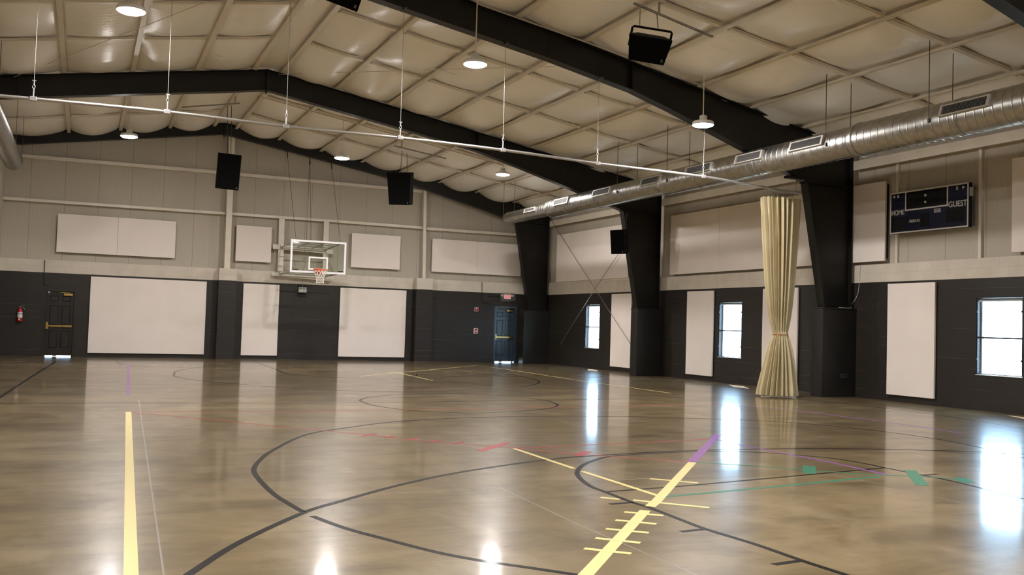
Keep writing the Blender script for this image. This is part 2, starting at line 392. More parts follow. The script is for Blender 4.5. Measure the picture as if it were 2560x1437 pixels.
line('court_line', 'tape_black', [(1569, 1137), (1700, 1130), (1849.5, 1128.7), (1961.6, 1135), (2073.7, 1144.8), (2148.5, 1156), (2212, 1169), (2298, 1186), (2372.7, 1200.8), (2443.7, 1217.7), (2560, 1247)], .045, BK, 6)
line('court_line', 'tape_black', [(1517, 1229), (1700, 1215.5), (2208, 1169.5)], .045, BK)
for a, b in (((1702, 1328.7), (1762, 1322.5)), ((1933.6, 1411), (2000, 1401.5)), ((1524.7, 1260), (1581, 1255.6)), ((2307, 1187.8), (2342.8, 1184.8))):
    line('court_line', 'tape_black', [a, b], .05, BK)
line('centre_circle', 'tape_black', [(898, 1000.6), (930, 1012), (1010.6, 1024), (1111, 1030.7), (1211, 1032), (1312, 1026.7), (1372, 1020.6), (1394, 1013.4), (1384, 1006.6), (1360, 1000.6), (1291.7, 991.7), (1191, 985.3), (1091, 983.7), (990.5, 987), (922, 993)], .05, BK, 6, closed=True)
line('court_line', 'tape_black', [(-30, 1007.5), (400, 1007), (850, 1007), (1131, 1003.5), (1372, 1000.3), (1710, 994.5)], .045, BK)
line('court_line', 'tape_black', [(1960, 994), (1984, 996.4), (2111, 1008.4), (2223, 1021.5), (2335, 1036), (2447, 1053), (2590, 1076)], .045, BK)
line('court_line', 'tape_black', [(508, 916), (446, 926), (436, 934), (442, 942), (508, 952), (699, 968), (860, 976), (1010.6, 979.3), (1131, 976.5), (1251.6, 970.4), (1324, 963.6), (1348, 954), (1312, 942), (1260, 935)], .05, BK, 6)
line('court_line', 'tape_black', [(632, 902), (691, 924), (715, 933), (763, 938), (860, 944), (1051, 944), (1131, 941.5), (1211, 936), (1259.6, 930), (1265.6, 924), (1245.6, 919.4)], .05, BK, 6)
line('court_line', 'tape_black', [(1010.6, 931.5), (1035, 934), (1042.8, 938), (1030, 942.5), (1010, 943)], .05, BK, 6)
line('court_line', 'tape_black', [(292, 898), (293, 905), (333, 914), (508, 920)], .045, BK, 4)
# yellow
line('tape_strip', 'tape_yellow', [(321.3, 1029.5), (324, 1200), (327.7, 1437), (328.6, 1490)], .076, YE, label='yellow tape strip running straight towards the camera')
line('tape_strip', 'tape_yellow', [(1731, 1155.5), (1640, 1254), (1625, 1266)], .085, YE, label='yellow tape spine with cross ticks, far length')
line('tape_strip', 'tape_yellow', [(1613, 1276), (1464.5, 1437), (1420, 1485)], .085, YE, label='yellow tape spine with cross ticks, near length')
for a, b in (((1460.4, 1371), (1578, 1384)), ((1488.6, 1345), (1601, 1357)), ((1514.7, 1321.8), (1622, 1331.9)), ((1538.8, 1300), (1641, 1309.8)), ((1560.8, 1279.6), (1658, 1288.9)), ((1501.4, 1243.5), (1548.8, 1248)), ((1583, 1250), (1773, 1269)), ((1625, 1196.5), (1745, 1207))):
    line('tape_tick', 'tape_yellow', [a, b], .052, YE+.0005, label='yellow tape cross tick')
for pts in ([(1285.7, 1121), (1434, 1170.5)], [(1456, 1178), (1647, 1239.5)], [(900, 940.3), (1191, 913.4), (1267.7, 923), (1452, 951.6), (1677, 982.5)], [(966.5, 929), (990.6, 930.5), (1081, 951)]):
    line('tape_strip', 'tape_yellow', pts, .05, YE-.0001, label='yellow tape strip')
# rose, purple, green
for pts, w in (([(326, 1030.7), (508, 1046.7), (723, 1068.8), (860, 1081), (1075, 1103), (1285, 1120), (1452, 1135), (1730, 1155)], .035),
               ([(326, 1029.5), (860, 1026.5), (1191, 1021.8), (1710, 1011.8)], .03), ([(1285, 1120), (1710, 1101), (1785, 1096)], .035),
               ([(905, 1090), (940, 1083.5)], .05), ([(964, 1094), (986, 1089.5)], .05), ([(1018.7, 1100), (1046.8, 1093.7)], .05), ([(1079, 1105), (1099, 1100)], .05), ([(1135, 1110), (1159, 1104)], .05), ([(1199, 1127), (1269.7, 1105.8)], .09), ([(1442, 1139), (1470.5, 1128)], .09)):
    line('tape_strip', 'tape_red', pts, w, RO + (.0004 if len(pts) == 2 and w >= .05 else 0), label='rose red tape strip')
for pts, w in (([(1730, 1154), (1795, 1086)], .1), ([(1790, 1098), (1849.5, 1111), (1961.6, 1133.6), (2073.7, 1155), (2219.5, 1187)], .05), ([(321, 908), (321, 988.5)], .06), ([(1778, 1008), (1999, 1027), (2212, 1054), (2410, 1083)], .05)):
    line('tape_strip', 'tape_purple', pts, w, PU, label='purple tape strip')
for pts, w in (([(1657, 1241.5), (1700, 1238), (1924, 1217.6), (2200.8, 1190.7)], .05), ([(1730, 1155), (1849.5, 1162), (2021, 1174.7), (2148, 1184.8), (2279, 1189.6), (2410, 1199)], .04), ([(2023, 1164.6), (2023, 1183)], .13), ([(2275, 1175), (2306, 1213)], .12), ([(2400.7, 1195), (2419.4, 1206)], .14)):
    line('tape_strip', 'tape_green', pts, w, GN + (.0004 if w > .1 else 0), label='green tape strip')
for pts in ([(347, 998.5), (361, 1101), (381.5, 1241.5), (409.6, 1437), (415, 1480)], [(1245.6, 1216.6), (1452, 1314), (1710, 1424), (1800, 1462)], [(2088.6, 1187.8), (2260.6, 1221.4), (2410, 1258.8)], [(966, 1233), (1200, 1222), (1245, 1217)], [(1470, 1205), (1640, 1194)]):
    line('saw_joint', 'joint', pts, .011, .0007, label='pale filled saw cut in the concrete')

# ================================================================== WALLS
def wall_cells(mb, ax, c0, c1, u0, u1, z0, z1, holes):
    """solid wall slab between c0 and c1 on axis ax with rectangular holes (u0,u1,z0,z1) left open"""
    us = sorted({u0, u1} | {h[0] for h in holes if u0 < h[0] < u1} | {h[1] for h in holes if u0 < h[1] < u1})
    zs = sorted({z0, z1} | {h[2] for h in holes if z0 < h[2] < z1} | {h[3] for h in holes if z0 < h[3] < z1})
    for a, b in zip(us, us[1:]):
        run = None
        for p, q in list(zip(zs, zs[1:])) + [(None, None)]:
            solid = p is not None and not any(h[0] <= (a+b)/2 <= h[1] and h[2] <= (p+q)/2 <= h[3] for h in holes)
            if solid: run = (run[0], q) if run else (p, q)
            elif run:
                if ax == 1: mb.box(a, b, c0, c1, run[0], run[1])
                else: mb.box(c0, c1, a, b, run[0], run[1])
                run = None
DOORR = (14.37, 15.27, 0, 2.13)
DOORL = (-1.115, -.215, 0, 2.11)
WINS = [(28.92, 29.94), (21.09, 22.12), (12.58, 13.62), (4.5, 5.54)]
WZ0, WZ1 = .702, 2.247
T = .2
# --- back wall
mb = MB(); wall_cells(mb, 1, YB, YB+T, XL-T, XR+T, 0, ZD, [DOORR, DOORL]); WB = structure(mb.build('wall_back', 'block_dark'))
mb = MB(); mb.box(XL-T, XR+T, YB, YB+T, ZD, ZT); mb.build('block_band', 'block_cream', WB)
mb = MB(); mb.prism([(XL-T, YB+.1, ZT), (XR+T, YB+.1, ZT), (XR+T, YB+.1, roofz(XR+T)+.4), (XC, YB+.1, Z0+.4), (XL-T, YB+.1, roofz(XL-T)+.4)], (0, T-.1, 0)); mb.build('wall_cladding', 'clad', WB)
for px0, px1, nm in ((543, 588, 'a'), (1039, 1079, 'b')):
    a = P(px0, 800, 1, YB-.38).x; b = P(px1, 800, 1, YB-.38).x
    mb = MB(); mb.box(a, b, YB-.38, YB, 0, ZD); o = mb.build('pilaster', 'block_dark', WB)
    mb = MB(); mb.box(a, b, YB-.38, YB, ZD, ZT); mb.build('pilaster_top', 'block_cream', o)
def bar_back(name, p0, p1, hpx, y0=YB-.12, y1=YB+.1, parent=WB):
    a = P(*p0, 1, y0); b = P(*p1, 1, y0); a2 = P(p0[0], p0[1]+hpx, 1, y0); h = a.z - a2.z
    mb = MB(); mb.prism([(a.x, y0, a.z), (b.x, y0, b.z), (b.x, y0, b.z-h), (a.x, y0, a.z-h)], (0, y1-y0, 0)); return mb.build(name, 'steel_cream', parent)
for p0, p1, h in (((11, 381), (566, 428), 9), ((592, 431), (1061, 475), 8), ((5, 491), (564, 530), 7), ((581, 531), (860, 551), 6.5), ((860, 551), (1058, 566), 6.5), ((1067, 568), (1329, 586), 6.5)):
    bar_back('girt', p0, p1, h)
def post_back(u0, v0, u1, v1, wpx, y0=YB-.16, zb=None):
    a = P(u0, v0, 1, y0); b = P(u1, v1, 1, y0); w = (P(u0+wpx, v0, 1, y0)-a).x
    if zb: b.z = zb
    mb = MB()
    mb.prism([(a.x, y0, a.z), (a.x+w, y0, a.z), (b.x+w, y0, b.z), (b.x, y0, b.z)], (0, .02, 0))
    mb.prism([(a.x+w*.45, y0+.02, a.z), (a.x+w*.55, y0+.02, a.z), (b.x+w*.55, y0+.02, b.z), (b.x+w*.45, y0+.02, b.z)], (0, .24, 0))
    return mb.build('wind_post', 'steel_cream', WB)
post_back(574, 330, 560.5, 671, 14.5, YB-.3, ZT); post_back(1060, 462, 1057, 694, 7, YB-.3, ZT)
post_back(698, 546, 694, 675, 14, zb=ZT); post_back(810, 552, 806, 681, 13, zb=ZT)
# --- right wall
mb = MB(); holes = [(a, b, WZ0, WZ1) for a, b in WINS]
wall_cells(mb, 0, XR, XR+T, YF-T, YB, 0, ZD, holes); WR = structure(mb.build('wall_right', 'block_dark'))
mb = MB(); mb.box(XR, XR+T, YF-T, YB, ZD, ZT); mb.build('block_band', 'block_cream', WR)
mb = MB(); mb.box(XR+.1, XR+T, YF-T, YB+T, ZT, roofz(XR)+.6); mb.build('wall_cladding', 'clad', WR)
def girt_right(y0, y1, z=5.3, h=.17):
    mb = MB(); mb.box(XR-.14, XR+.1, y0, y1, z, z+h); mb.box(XR-.14, XR-.12, y0, y1, z-.04, z); return mb.build('girt', 'steel_cream', WR)
girt_right(25.5, 32.75); girt_right(17.5, 24.95); girt_right(9.7, 16.9); girt_right(YF, 9.0)
for px, w in ((2229, 9), (2436, 9)):
    y = P(px, 600, 0, XR-.1).y
    mb = MB(); mb.box(XR+.04, XR+.1, y-.035, y+.035, ZT, 5.3); mb.build('wall_stud', 'steel_cream', WR)
mb = MB(); mb.box(XR-.02, XR+.1, 25.3, 32.9, ZT, ZT+.06); mb.build('base_angle', 'steel_cream', WR)
# --- left wall, rear wall
mb = MB(); mb.box(XL-T, XL, YF-T, YB, 0, ZD); WL = structure(mb.build('wall_left', 'block_dark'))
mb = MB(); mb.box(XL-T, XL, YF-T, YB, ZD, ZT); mb.build('block_band', 'block_cream', WL)
mb = MB(); mb.box(XL-T, XL, YF-T, YB+T, ZT, roofz(XL)+.4); mb.build('wall_cladding', 'clad', WL)
mb = MB(); mb.box(XL, XR, YF-T, YF, 0, ZD); WF = structure(mb.build('wall_front', 'block_dark'))
mb = MB(); mb.prism([(XL, YF-T, ZD), (XR, YF-T, ZD), (XR, YF-T, roofz(XR)+.4), (XC, YF-T, Z0+.4), (XL, YF-T, roofz(XL)+.4)], (0, T, 0)); mb.build('wall_cladding', 'clad', WF)

# ================================================================== CEILING: insulation between purlins
PX_R = [4.45, 5.88, 7.34, 8.82, 10.25, 11.74, 13.22, 14.78, XR+.05]
PX_L = [3.73, 2.34, .85, -.65, XL-.05]
BAYS = [(YF, .9), (.9, 9.2), (9.2, 16.5), (16.5, 24.9), (24.9, YB+.1)]
def straps_of(y0, y1): return [y0 + (y1-y0)*.327, y0 + (y1-y0)*.64]
mb = MB()
def amp(y):
    for y0, y1 in BAYS:
        if y0 <= y <= y1:
            k = [y0] + straps_of(y0, y1) + [y1]
            for i, (a, b) in enumerate(zip(k, k[1:])):
                if a <= y <= b:
                    t = (y-a)/(b-a); e0 = .1 if i == 0 else .045; e1 = .1 if i == 2 else .045
                    base = e0*(1-t)+e1*t
                    w = (b-a)
                    tt = min(max((t*w-(.1 if i else 0))/(w-(.1 if i else 0)-(.1 if i < 2 else 0)), 0), 1)
                    return base + .19*math.sin(math.pi*tt)
    return .1
ys = []
for y0, y1 in BAYS:
    k = [y0] + straps_of(y0, y1) + [y1]
    for a, b in zip(k, k[1:]): ys += [a, a+.09] + [a+.1 + (b-a-.2)*i/16 for i in range(17)] + [b-.09]
ys.append(YB+.1)
def skin(xa, xb, flat=False):
    nx = 14; rows = []; rnd = random.Random(int(xa*100)); ph = rnd.random()*6
    for y in ys:
        A = amp(y)*(1+.18*math.sin(y*1.7+ph)); row = []
        for i in range(nx+1):
            t = i/nx; x = xa + (xb-xa)*t
            b = max(math.sin(math.pi*t), 0)**.9
            row.append((x, y, roofz(x) + .11 - (A*b if not flat else .02*b)))
        rows.append(row)
    n = nx+1
    mb.add([v for r in rows for v in r], [(j*n+i, j*n+i+1, (j+1)*n+i+1, (j+1)*n+i) for j in range(len(rows)-1) for i in range(nx)], True)
for a, b in zip(PX_R, PX_R[1:]): skin(a, b)
for a, b in zip(PX_L, PX_L[1:]): skin(b, a)
skin(3.73, 4.45, True)
CE = structure(mb.build('ceiling', 'vinyl'))
mb = MB(); mb.prism([(XL-.4, YF-.3, roofz(XL-.4)+.3), (XC, YF-.3, Z0+.3), (XR+.4, YF-.3, roofz(XR+.4)+.3), (XR+.4, YF-.3, roofz(XR+.4)+.36), (XC, YF-.3, Z0+.36), (XL-.4, YF-.3, roofz(XL-.4)+.36)], (0, YB-YF+.7, 0))
mb.build('roof_deck', 'steel_cream', CE)
for x in PX_R[:-1] + PX_L[:-1]:
    s = 1 if x > XC else -1; z = roofz(x)
    mb = MB()
    mb.box(x-.05, x+.05, YF, YB+.05, z-.005, z+.006)
    mb.box(x+s*.044-.006, x+s*.044+.006, YF, YB+.05, z, z+.2)
    mb.box(x-s*.05-.004, x-s*.05+.004, YF, YB+.05, z, z+.03)
    mb.build('purlin', 'purlin', CE)
for y0, y1 in BAYS[1:]:
    for y in straps_of(y0, y1):
        for xs in (PX_R, PX_L):
            for a, b in zip(xs, xs[1:]):
                lo, hi = (a+.1, b-.1) if b > a else (b+.1, a-.1)
                lo = max(lo, XL); hi = min(hi, XR)
                mb = MB()
                for dy, w, zt in ((-.05, .1, .012), (-.075, .15, .034)):
                    mb.prism([(lo, y+dy, roofz(lo)+.05), (hi, y+dy, roofz(hi)+.05), (hi, y+dy, roofz(hi)+zt), (lo, y+dy, roofz(lo)+zt)], (0, w, 0))
                mb.build('strap', 'purlin', CE)
for p0, p1 in (((34, 193), (510, 7)), ((642, 176), (534, 134)), ((697, 186), (1400, 165)), ((1085, 170), (1230, 215))):
    a, b = PR(*p0, -.06), PR(*p1, -.06)
    mb = MB(); mb.tube([a, b], .008, 6); mb.build('brace_rod', 'purlin', CE)

# ================================================================== BLACK PORTAL FRAMES
def portal(idx, label, taper, ridge_d, mid_d, end_d, right_col=True):
    yl, yr = FRAMES[idx]
    xc0 = 14.92
    def Y(x): return yl + (yr-yl)*min(max((x-8)/6.5, 0), 1)
    r = root('portal_frame', (XC, yl, 0), label, 'steel frame')
    xs = [XL+.005, -.5, 2, XC, 6, 8, 10, 11, 12, 13, 14, xc0]
    def dep(x):
        if x < XC: return ridge_d + (mid_d-ridge_d)*(XC-x)/6 * .6
        if x < 10: return ridge_d + (mid_d-ridge_d)*(x-XC)/6
        return mid_d + (end_d-mid_d)*((x-10)/(xc0-10))**1.15
    topz = lambda x: roofz(x) - .012 + taper
    botz = lambda x: roofz(x) - dep(x) + taper*.0
    mb = MB(); fw = .115
    for a, b in zip(xs, xs[1:]):
        ya, yb = Y(a), Y(b)
        mb.add([(a, ya-.008, topz(a)), (b, yb-.008, topz(b)), (b, yb-.008, botz(b)), (a, ya-.008, botz(a)), (a, ya+.008, topz(a)), (b, yb+.008, topz(b)), (b, yb+.008, botz(b)), (a, ya+.008, botz(a))],
               [(0, 1, 2, 3), (7, 6, 5, 4), (0, 4, 5, 1), (3, 2, 6, 7), (0, 3, 7, 4), (1, 5, 6, 2)])
        for zf, s in ((botz, 1), (topz, -1)):
            za, zb = zf(a), zf(b); t = .018*s
            mb.add([(a, ya-fw, za), (b, yb-fw, zb), (b, yb+fw, zb), (a, ya+fw, za), (a, ya-fw, za+t), (b, yb-fw, zb+t), (b, yb+fw, zb+t), (a, ya+fw, za+t)],
                   [(0, 1, 2, 3), (7, 6, 5, 4), (0, 4, 5, 1), (3, 2, 6, 7), (0, 3, 7, 4), (1, 5, 6, 2)])
    mb.build('rafter', 'frame_black', r)
    mb = MB(); mb.box(XC-.02, XC+.02, Y(XC)-.13, Y(XC)+.13, botz(XC)-.06, topz(XC)); mb.build('ridge_plate', 'frame_black', r)
    for x in (10.0, -1.6):
        mb = MB(); mb.box(x-.01, x+.01, Y(x)-.1, Y(x)+.1, botz(x)+.02, topz(x)-.02); mb.build('stiffener_plate', 'frame_black', r)
    # tapered column against the right wall
    zt = roofz(xc0) - dep(xc0); y = Y(15); xo = XR-.1 - (.0 if idx else 0.0)
    xi = lambda z: xc0 + (15.9-xc0)*(zt-z)/zt
    mb = MB()
    mb.prism([(xi(0), y-.008, 0), (xo, y-.008, 0), (xo, y-.008, roofz(xo)-.012), (xc0, y-.008, roofz(xc0)-.012), (xc0, y-.008, zt)], (0, .016, 0))
    mb.prism([(xi(0)-.02, y-fw, 0), (xi(0), y-fw, 0), (xc0, y-fw, zt), (xc0-.02, y-fw, zt)], (0, 2*fw, 0))
    mb.box(xo-.018, xo, y-fw, y+fw, 0, roofz(xo)-.05)
    mb.prism([(xc0-.05, y-fw, zt-.01), (xo, y-fw, zt-.01), (xo, y-fw, zt+.01), (xc0-.05, y-fw, zt+.01)], (0, 2*fw, 0))
    mb.prism([(xc0, y-fw, roofz(xc0)-.03), (xo, y-fw, roofz(xo)-.03), (xo, y-fw, roofz(xo)-.012), (xc0, y-fw, roofz(xc0)-.012)], (0, 2*fw, 0))
    mb.build('column', 'frame_black', r)
    return botz, Y
portal(0, 'black roof frame against the far end wall, behind the hoop', .09, .29, .3, .72)
portal(1, 'black roof frame crossing mid-room between the track and the far end frame', 0, .55, .55, 1.06)
botz2, Y2 = portal(2, 'black roof frame directly above the curtain track', 0, .57, .6, 1.2)
portal(3, 'black roof frame showing only a corner at top right of the picture', 0, .55, .55, 1.1)
def pad(x0, y0, y1, z, label):
    r = root('column_pad', ((x0+XR)/2, (y0+y1)/2, 0), label, 'wall pad', 'black pads boxing the column feet')
    mb = MB(); mb.box(x0, XR-.002, y0, y1, 0, z-.03); mb.build('cover', 'pad_black', r, .012)
    mb = MB(); mb.box(x0-.008, XR-.002, y0-.008, y1+.008, z-.03, z); mb.build('top_board', 'pad_black', r, .004)
    return r
pad(P(1307, 905, 1, 32.8).x, 32.8, 33.2, P(1310, 775, 1, 32.8).z, 'black pad boxing the column foot in the far corner beside the exit door')
pad(15.43, 24.95, 25.32, 2.06, 'black pad boxing the column foot between the two nearer small windows and the corner panel')
p2 = pad(15.36, 16.87, 17.24, 2.04, 'black pad boxing the column foot just right of the tan curtain')
c = P(2110, 942, 1, 16.86)
for i in range(4):
    for j in range(2):
        mb = MB(); mb.box(c.x-.1+i*.055, c.x-.07+i*.055, 16.858, 16.872, c.z-.02+j*.055, c.z+.01+j*.055); mb.build('socket', 'dark_screw', p2)

# ================================================================== DOORS
def door(name, rect, leafm, recess, xs0, xs1, hinge_right=True):
    x0, x1, z0, z1 = rect; y = YB
    o = structure(root(name, ((x0+x1)/2, y, 0)))
    mb = MB(); w = .05
    for a, b, c, d in ((x0-.02, x0+w, 0, z1+.02), (x1-w, x1+.02, 0, z1+.02)): mb.box(a, b, y-.012, y+T, c, d)
    mb.box(x0+w, x1-w, y-.012, y+T, z1-w, z1+.02)
    mb.box(x0+w, x0+w+.03, y+recess+.05, y+T, 0, z1-w); mb.box(x1-w-.03, x1-w, y+recess+.05, y+T, 0, z1-w); mb.box(x0+w, x1-w, y+recess+.05, y+T, z1-w-.03, z1-w)
    mb.build('door_frame', leafm, o)
    a, b, yl = x0+w+.004, x1-w-.004, y+recess
    mb = MB(); cols = [(a+.11*(b-a), a+.45*(b-a)), (a+.55*(b-a), a+.89*(b-a))]; zz = [(.25, .82), (.98, 1.62), (1.73, 1.93)]
    holes = [(c[0], c[1], q[0], q[1]) for c in cols for q in zz]
    us = sorted({a, b} | {h for c in cols for h in c}); zs = sorted({.03, z1-w-.005} | {h for q in zz for h in q})
    wall_cells(mb, 1, yl, yl+.044, a, b, .03, z1-w-.005, holes)
    for h in holes:   # raised six-panel mouldings
        mb.box(h[0], h[1], yl+.018, yl+.04, h[2], h[3])
        i = .035; f = [(h[0]+i, yl+.004, h[2]+i), (h[1]-i, yl+.004, h[2]+i), (h[1]-i, yl+.004, h[3]-i), (h[0]+i, yl+.004, h[3]-i)]
        k = .016; g = [(h[0]+k, yl+.018, h[2]+k), (h[1]-k, yl+.018, h[2]+k), (h[1]-k, yl+.018, h[3]-k), (h[0]+k, yl+.018, h[3]-k)]
        mb.add(f+g, [(0, 1, 2, 3)] + [(i2, (i2+1) % 4, (i2+1) % 4+4, i2+4) for i2 in range(4)])
    leaf = mb.build('door_leaf', leafm, o)
    mb = MB(); zc = .96
    mb.box(a+.02, b-.03, yl-.062, yl-.022, zc-.022, zc+.028); mb.box(b-.24, b-.03, yl-.072, yl-.018, zc-.028, zc+.034); mb.box(b-.1, b-.04, yl-.03, yl, zc-.02, zc+.02)
    pb = mb.build('push_bar', 'brass', leaf); pb['label'] = 'brass push bar'
    mb = MB(); mb.box(a+.005, a+.075, yl-.08, yl, zc-.1, zc+.12); mb.build('latch_case', 'brass', leaf, .006)
    mb = MB(); mb.box(b-.3, b-.05, yl-.07, yl, z1-w-.13, z1-w-.06); cl = mb.build('door_closer', 'brass', leaf, .006)
    mb = MB(); mb.tube([(b-.12, yl-.04, z1-w-.055), (b-.13, yl-.05, z1-w-.035), (b-.42, yl-.1, z1-w-.03), (b-.52, yl-.03, z1-w-.015)], .009, 6); mb.build('closer_arm', 'brass', leaf)
    mb = MB(); mb.box(a+.03, a+.09, yl-.04, yl, z1-w-.05, z1-w-.015); mb.build('alarm_contact', 'label_white', leaf)
    mb = MB(); mb.box(a+.3*(b-a), a+.45*(b-a), yl, yl+.03, .004, .03); mb.build('door_sweep', 'black', leaf)
    return o
door('door_1', DOORL, 'door_dark', .06, 0, 0)
door('door_2', DOORR, 'door_blue_sheen', .14, 0, 0)

# ================================================================== WINDOWS
for i, (a, b) in enumerate(WINS):
    o = structure(root('window_%d' % (i+1), (XR+.1, (a+b)/2, WZ0)))
    zm = WZ0 + (WZ1-WZ0)*.485; xf = XR+.13
    mb = MB()
    for y in (a, b-.035): mb.box(xf, xf+.06, y, y+.035, WZ0, WZ1)
    mb.box(xf, xf+.06, a+.035, b-.035, WZ0, WZ0+.035); mb.box(xf, xf+.06, a+.035, b-.035, WZ1-.035, WZ1)
    mb.build('window_frame', 'win_frame', o)
    mb = MB(); mb.box(xf+.006, xf+.054, a+.035, b-.035, zm-.012, zm+.012); mb.build('meeting_rail', 'win_frame', o)
    for z0, z1 in ((WZ0+.035, zm-.012), (zm+.012, WZ1-.035)):
        mb = MB(); mb.box(xf+.02, xf+.024, a+.035, b-.035, z0, z1); mb.build('window_pane', 'glass', o)
    mb = MB(); mb.box(XR-.02, xf, a+.003, b-.003, WZ0+.001, WZ0+.015); mb.build('window_sill', 'win_frame', o)
    mb = MB(); mb.box(XR+.03, XR+.08, a+.01, b-.01, WZ1-.075, WZ1-.015); mb.build('blind_headrail', 'win_frame', o)
    mb = MB(); n = 20
    xs = XR+.012
    for k in range(1, n): y = a+.02+(b-a-.04)*k/n; mb.box(xs, xs+.0022, y-.0011, y+.0011, WZ0+.03, WZ1-.03)
    nz = 30
    for k in range(1, nz): z = WZ0+.02+(WZ1-WZ0-.04)*k/nz; mb.box(xs+.0022, xs+.0044, a+.02, b-.02, z-.0011, z+.0011)
    mb.build('guard_mesh', 'screen', o)
    mb = MB()
    for y in (a+.005, b-.025): mb.box(xs-.004, xs+.014, y, y+.02, WZ0+.02, WZ1-.02)
    for z in (WZ0+.02, WZ1-.035, zm-.016): mb.box(xs-.004, xs+.014, a+.025, b-.025, z, z+(.015 if z != zm-.016 else .032))
    g = mb.build('guard_frame', 'screen', o)
    for y in (a+.0, b-.03):
        for z in (WZ0+.3, WZ1-.3):
            mb = MB(); mb.box(XR-.012, xs-.004, y, y+.03, z, z+.04); mb.build('guard_clip', 'screen', g)

# ================================================================== ACOUSTIC PANELS
def panel(ax, x0, x1, z0, z1, label, group, th=.05):
    if ax == 1:
        r = root('acoustic_panel', ((x0+x1)/2, YB-.03, z0), label, 'wall panel', group)
        mb = MB(); mb.box(x0, x1, YB-.065, YB-.018, z0, z1); mb.build('fabric_face', 'panel', r, .006)
        mb = MB(); mb.box(x0+.06, x1-.06, YB-.018, YB+(.1 if z0 > ZT else 0), z0+.06, z1-.06); mb.build('mounting_board', 'panel_edge', r)
    else:
        r = root('acoustic_panel', (XR-.03, (x0+x1)/2, z0), label, 'wall panel', group)
        mb = MB(); mb.box(XR-.068, XR-.018, x0, x1, z0, z1); mb.build('fabric_face', 'panel', r, .006)
        mb = MB(); mb.box(XR-.018, XR+(.1 if z0 > ZT else 0), x0+.06, x1-.06, z0+.06, z1-.06); mb.build('mounting_board', 'panel_edge', r)
GL = 'white acoustic panels on the dark block'; GU = 'white acoustic panels on the cream upper wall'
panel(1, .19, 3.765, .13, 2.58, 'widest white acoustic panel, low on the end wall beside the left door', GL)
panel(1, 4.97, 6.185, .125, 2.58, 'narrow white acoustic panel on the end wall left of the hoop, with hoop shadows', GL)
panel(1, 8.335, 10.795, .13, 2.58, 'broad white acoustic panel low on the end wall right of the hoop', GL)
panel(1, -.855, .922, 3.31, 4.535, 'left half of the long white panel pair high above the left door', GU)
panel(1, .928, 2.705, 3.31, 4.535, 'right half of the long white panel pair high above the widest low panel', GU)
panel(1, 4.66, 5.85, 3.335, 4.56, 'small square white panel high left of the hoop', GU)
panel(1, 8.68, 10.5, 3.33, 4.56, 'white panel high on the end wall just right of the hoop', GU)
panel(1, 11.735, 13.55, 3.33, 4.56, 'left half of the white panel pair above the fire alarm devices', GU)
panel(1, 13.556, 15.375, 3.33, 4.56, 'right half of the white panel pair above the exit sign', GU)
panel(0, 26.735, 28.02, .145, 2.58, 'white upright panel right of the farthest window, crossed by a brace rod', GL)
panel(0, 22.315, 23.595, .145, 2.58, 'white upright panel left of the middle window', GL)
panel(0, 18.81, 20.15, .14, 2.58, 'white upright panel half hidden behind the tan curtain', GL)
panel(0, 14.59, 15.88, .145, 2.59, 'white upright panel under the scoreboard, left of the nearest window', GL)
panel(0, 27.0, 32.23, 3.11, 4.9, 'large white panel high in the far corner of the window wall behind the brace rods', GU)
panel(0, 22.1, 24.55, 3.11, 4.92, 'white panel high on the window wall, left one of the pair between the columns', GU)
panel(0, 18.3, 22.094, 3.11, 4.92, 'white panel high on the window wall, right one of the pair behind the curtain top', GU)
panel(0, 15.985, 17.25, 3.11, 4.91, 'white panel high on the window wall left of the scoreboard', GU)
panel(0, 10.8, 12.79, 3.11, 4.94, 'white panel high at the right picture edge beyond the scoreboard', GU)

# ================================================================== HIGH-BAY LIGHTS
def highbay(x, y, z, label, group='round high-bay lights', top=None):
    zt = roofz(x) - .0 if top is None else top
    r = root('high_bay_light', (x, y, z), label, 'ceiling light', group)
    mb = MB(); mb.tube([(x, y, z+.2), (x, y, zt)], .011, 8); mb.build('stem', 'steel_cream', r)
    mb = MB(); mb.lathe((x, y, zt-.05), (0, 0, 1), [(.0, 0), (.05, 0), (.06, .02), (.06, .05), (0, .05)], 16); mb.build('canopy', 'steel_cream', r)
    mb = MB(); mb.lathe((x, y, z), (0, 0, 1), [(.0, .2), (.04, .2), (.075, .185), (.08, .1), (.2, .07), (.214, .05), (.214, -.004), (.208, -.004), (.208, .035), (0, .035)], 32); mb.build('housing', 'white_soft', r)
    mb = MB(); mb.lathe((x, y, z), (0, 0, 1), [(.206, .0), (.2, -.011), (.172, -.025), (.11, -.037), (.0, -.041)], 32); mb.build('lens', 'lens', r)
ZL = 6.09
for x, y, z, lab in ((.91, 27.0, ZL, 'round high-bay light at far left, in front of the far end frame'), (6.62, 27.0, ZL, 'round high-bay light over the hoop side of the far bay'), (11.7, 27.0, ZL, 'round high-bay light hanging below the mid-room frame near the far right corner'),
                  (.477, 15.8, 6.1, 'brightest round high-bay light at top left of the picture'), (6.24, 15.8, 6.08, 'round high-bay light on a long stem in front of the frame above the track'), (11.2, 15.8, 5.55, 'round high-bay light above the curtain track, left of the duct vents'),
                  (.7, 4.6, ZL, 'round high-bay light behind the view at the left'), (6.4, 4.6, ZL, 'round high-bay light behind the view in the middle'), (11.5, 4.6, ZL, 'round high-bay light behind the view at the right')):
    highbay(x, y, z, lab, top=None)
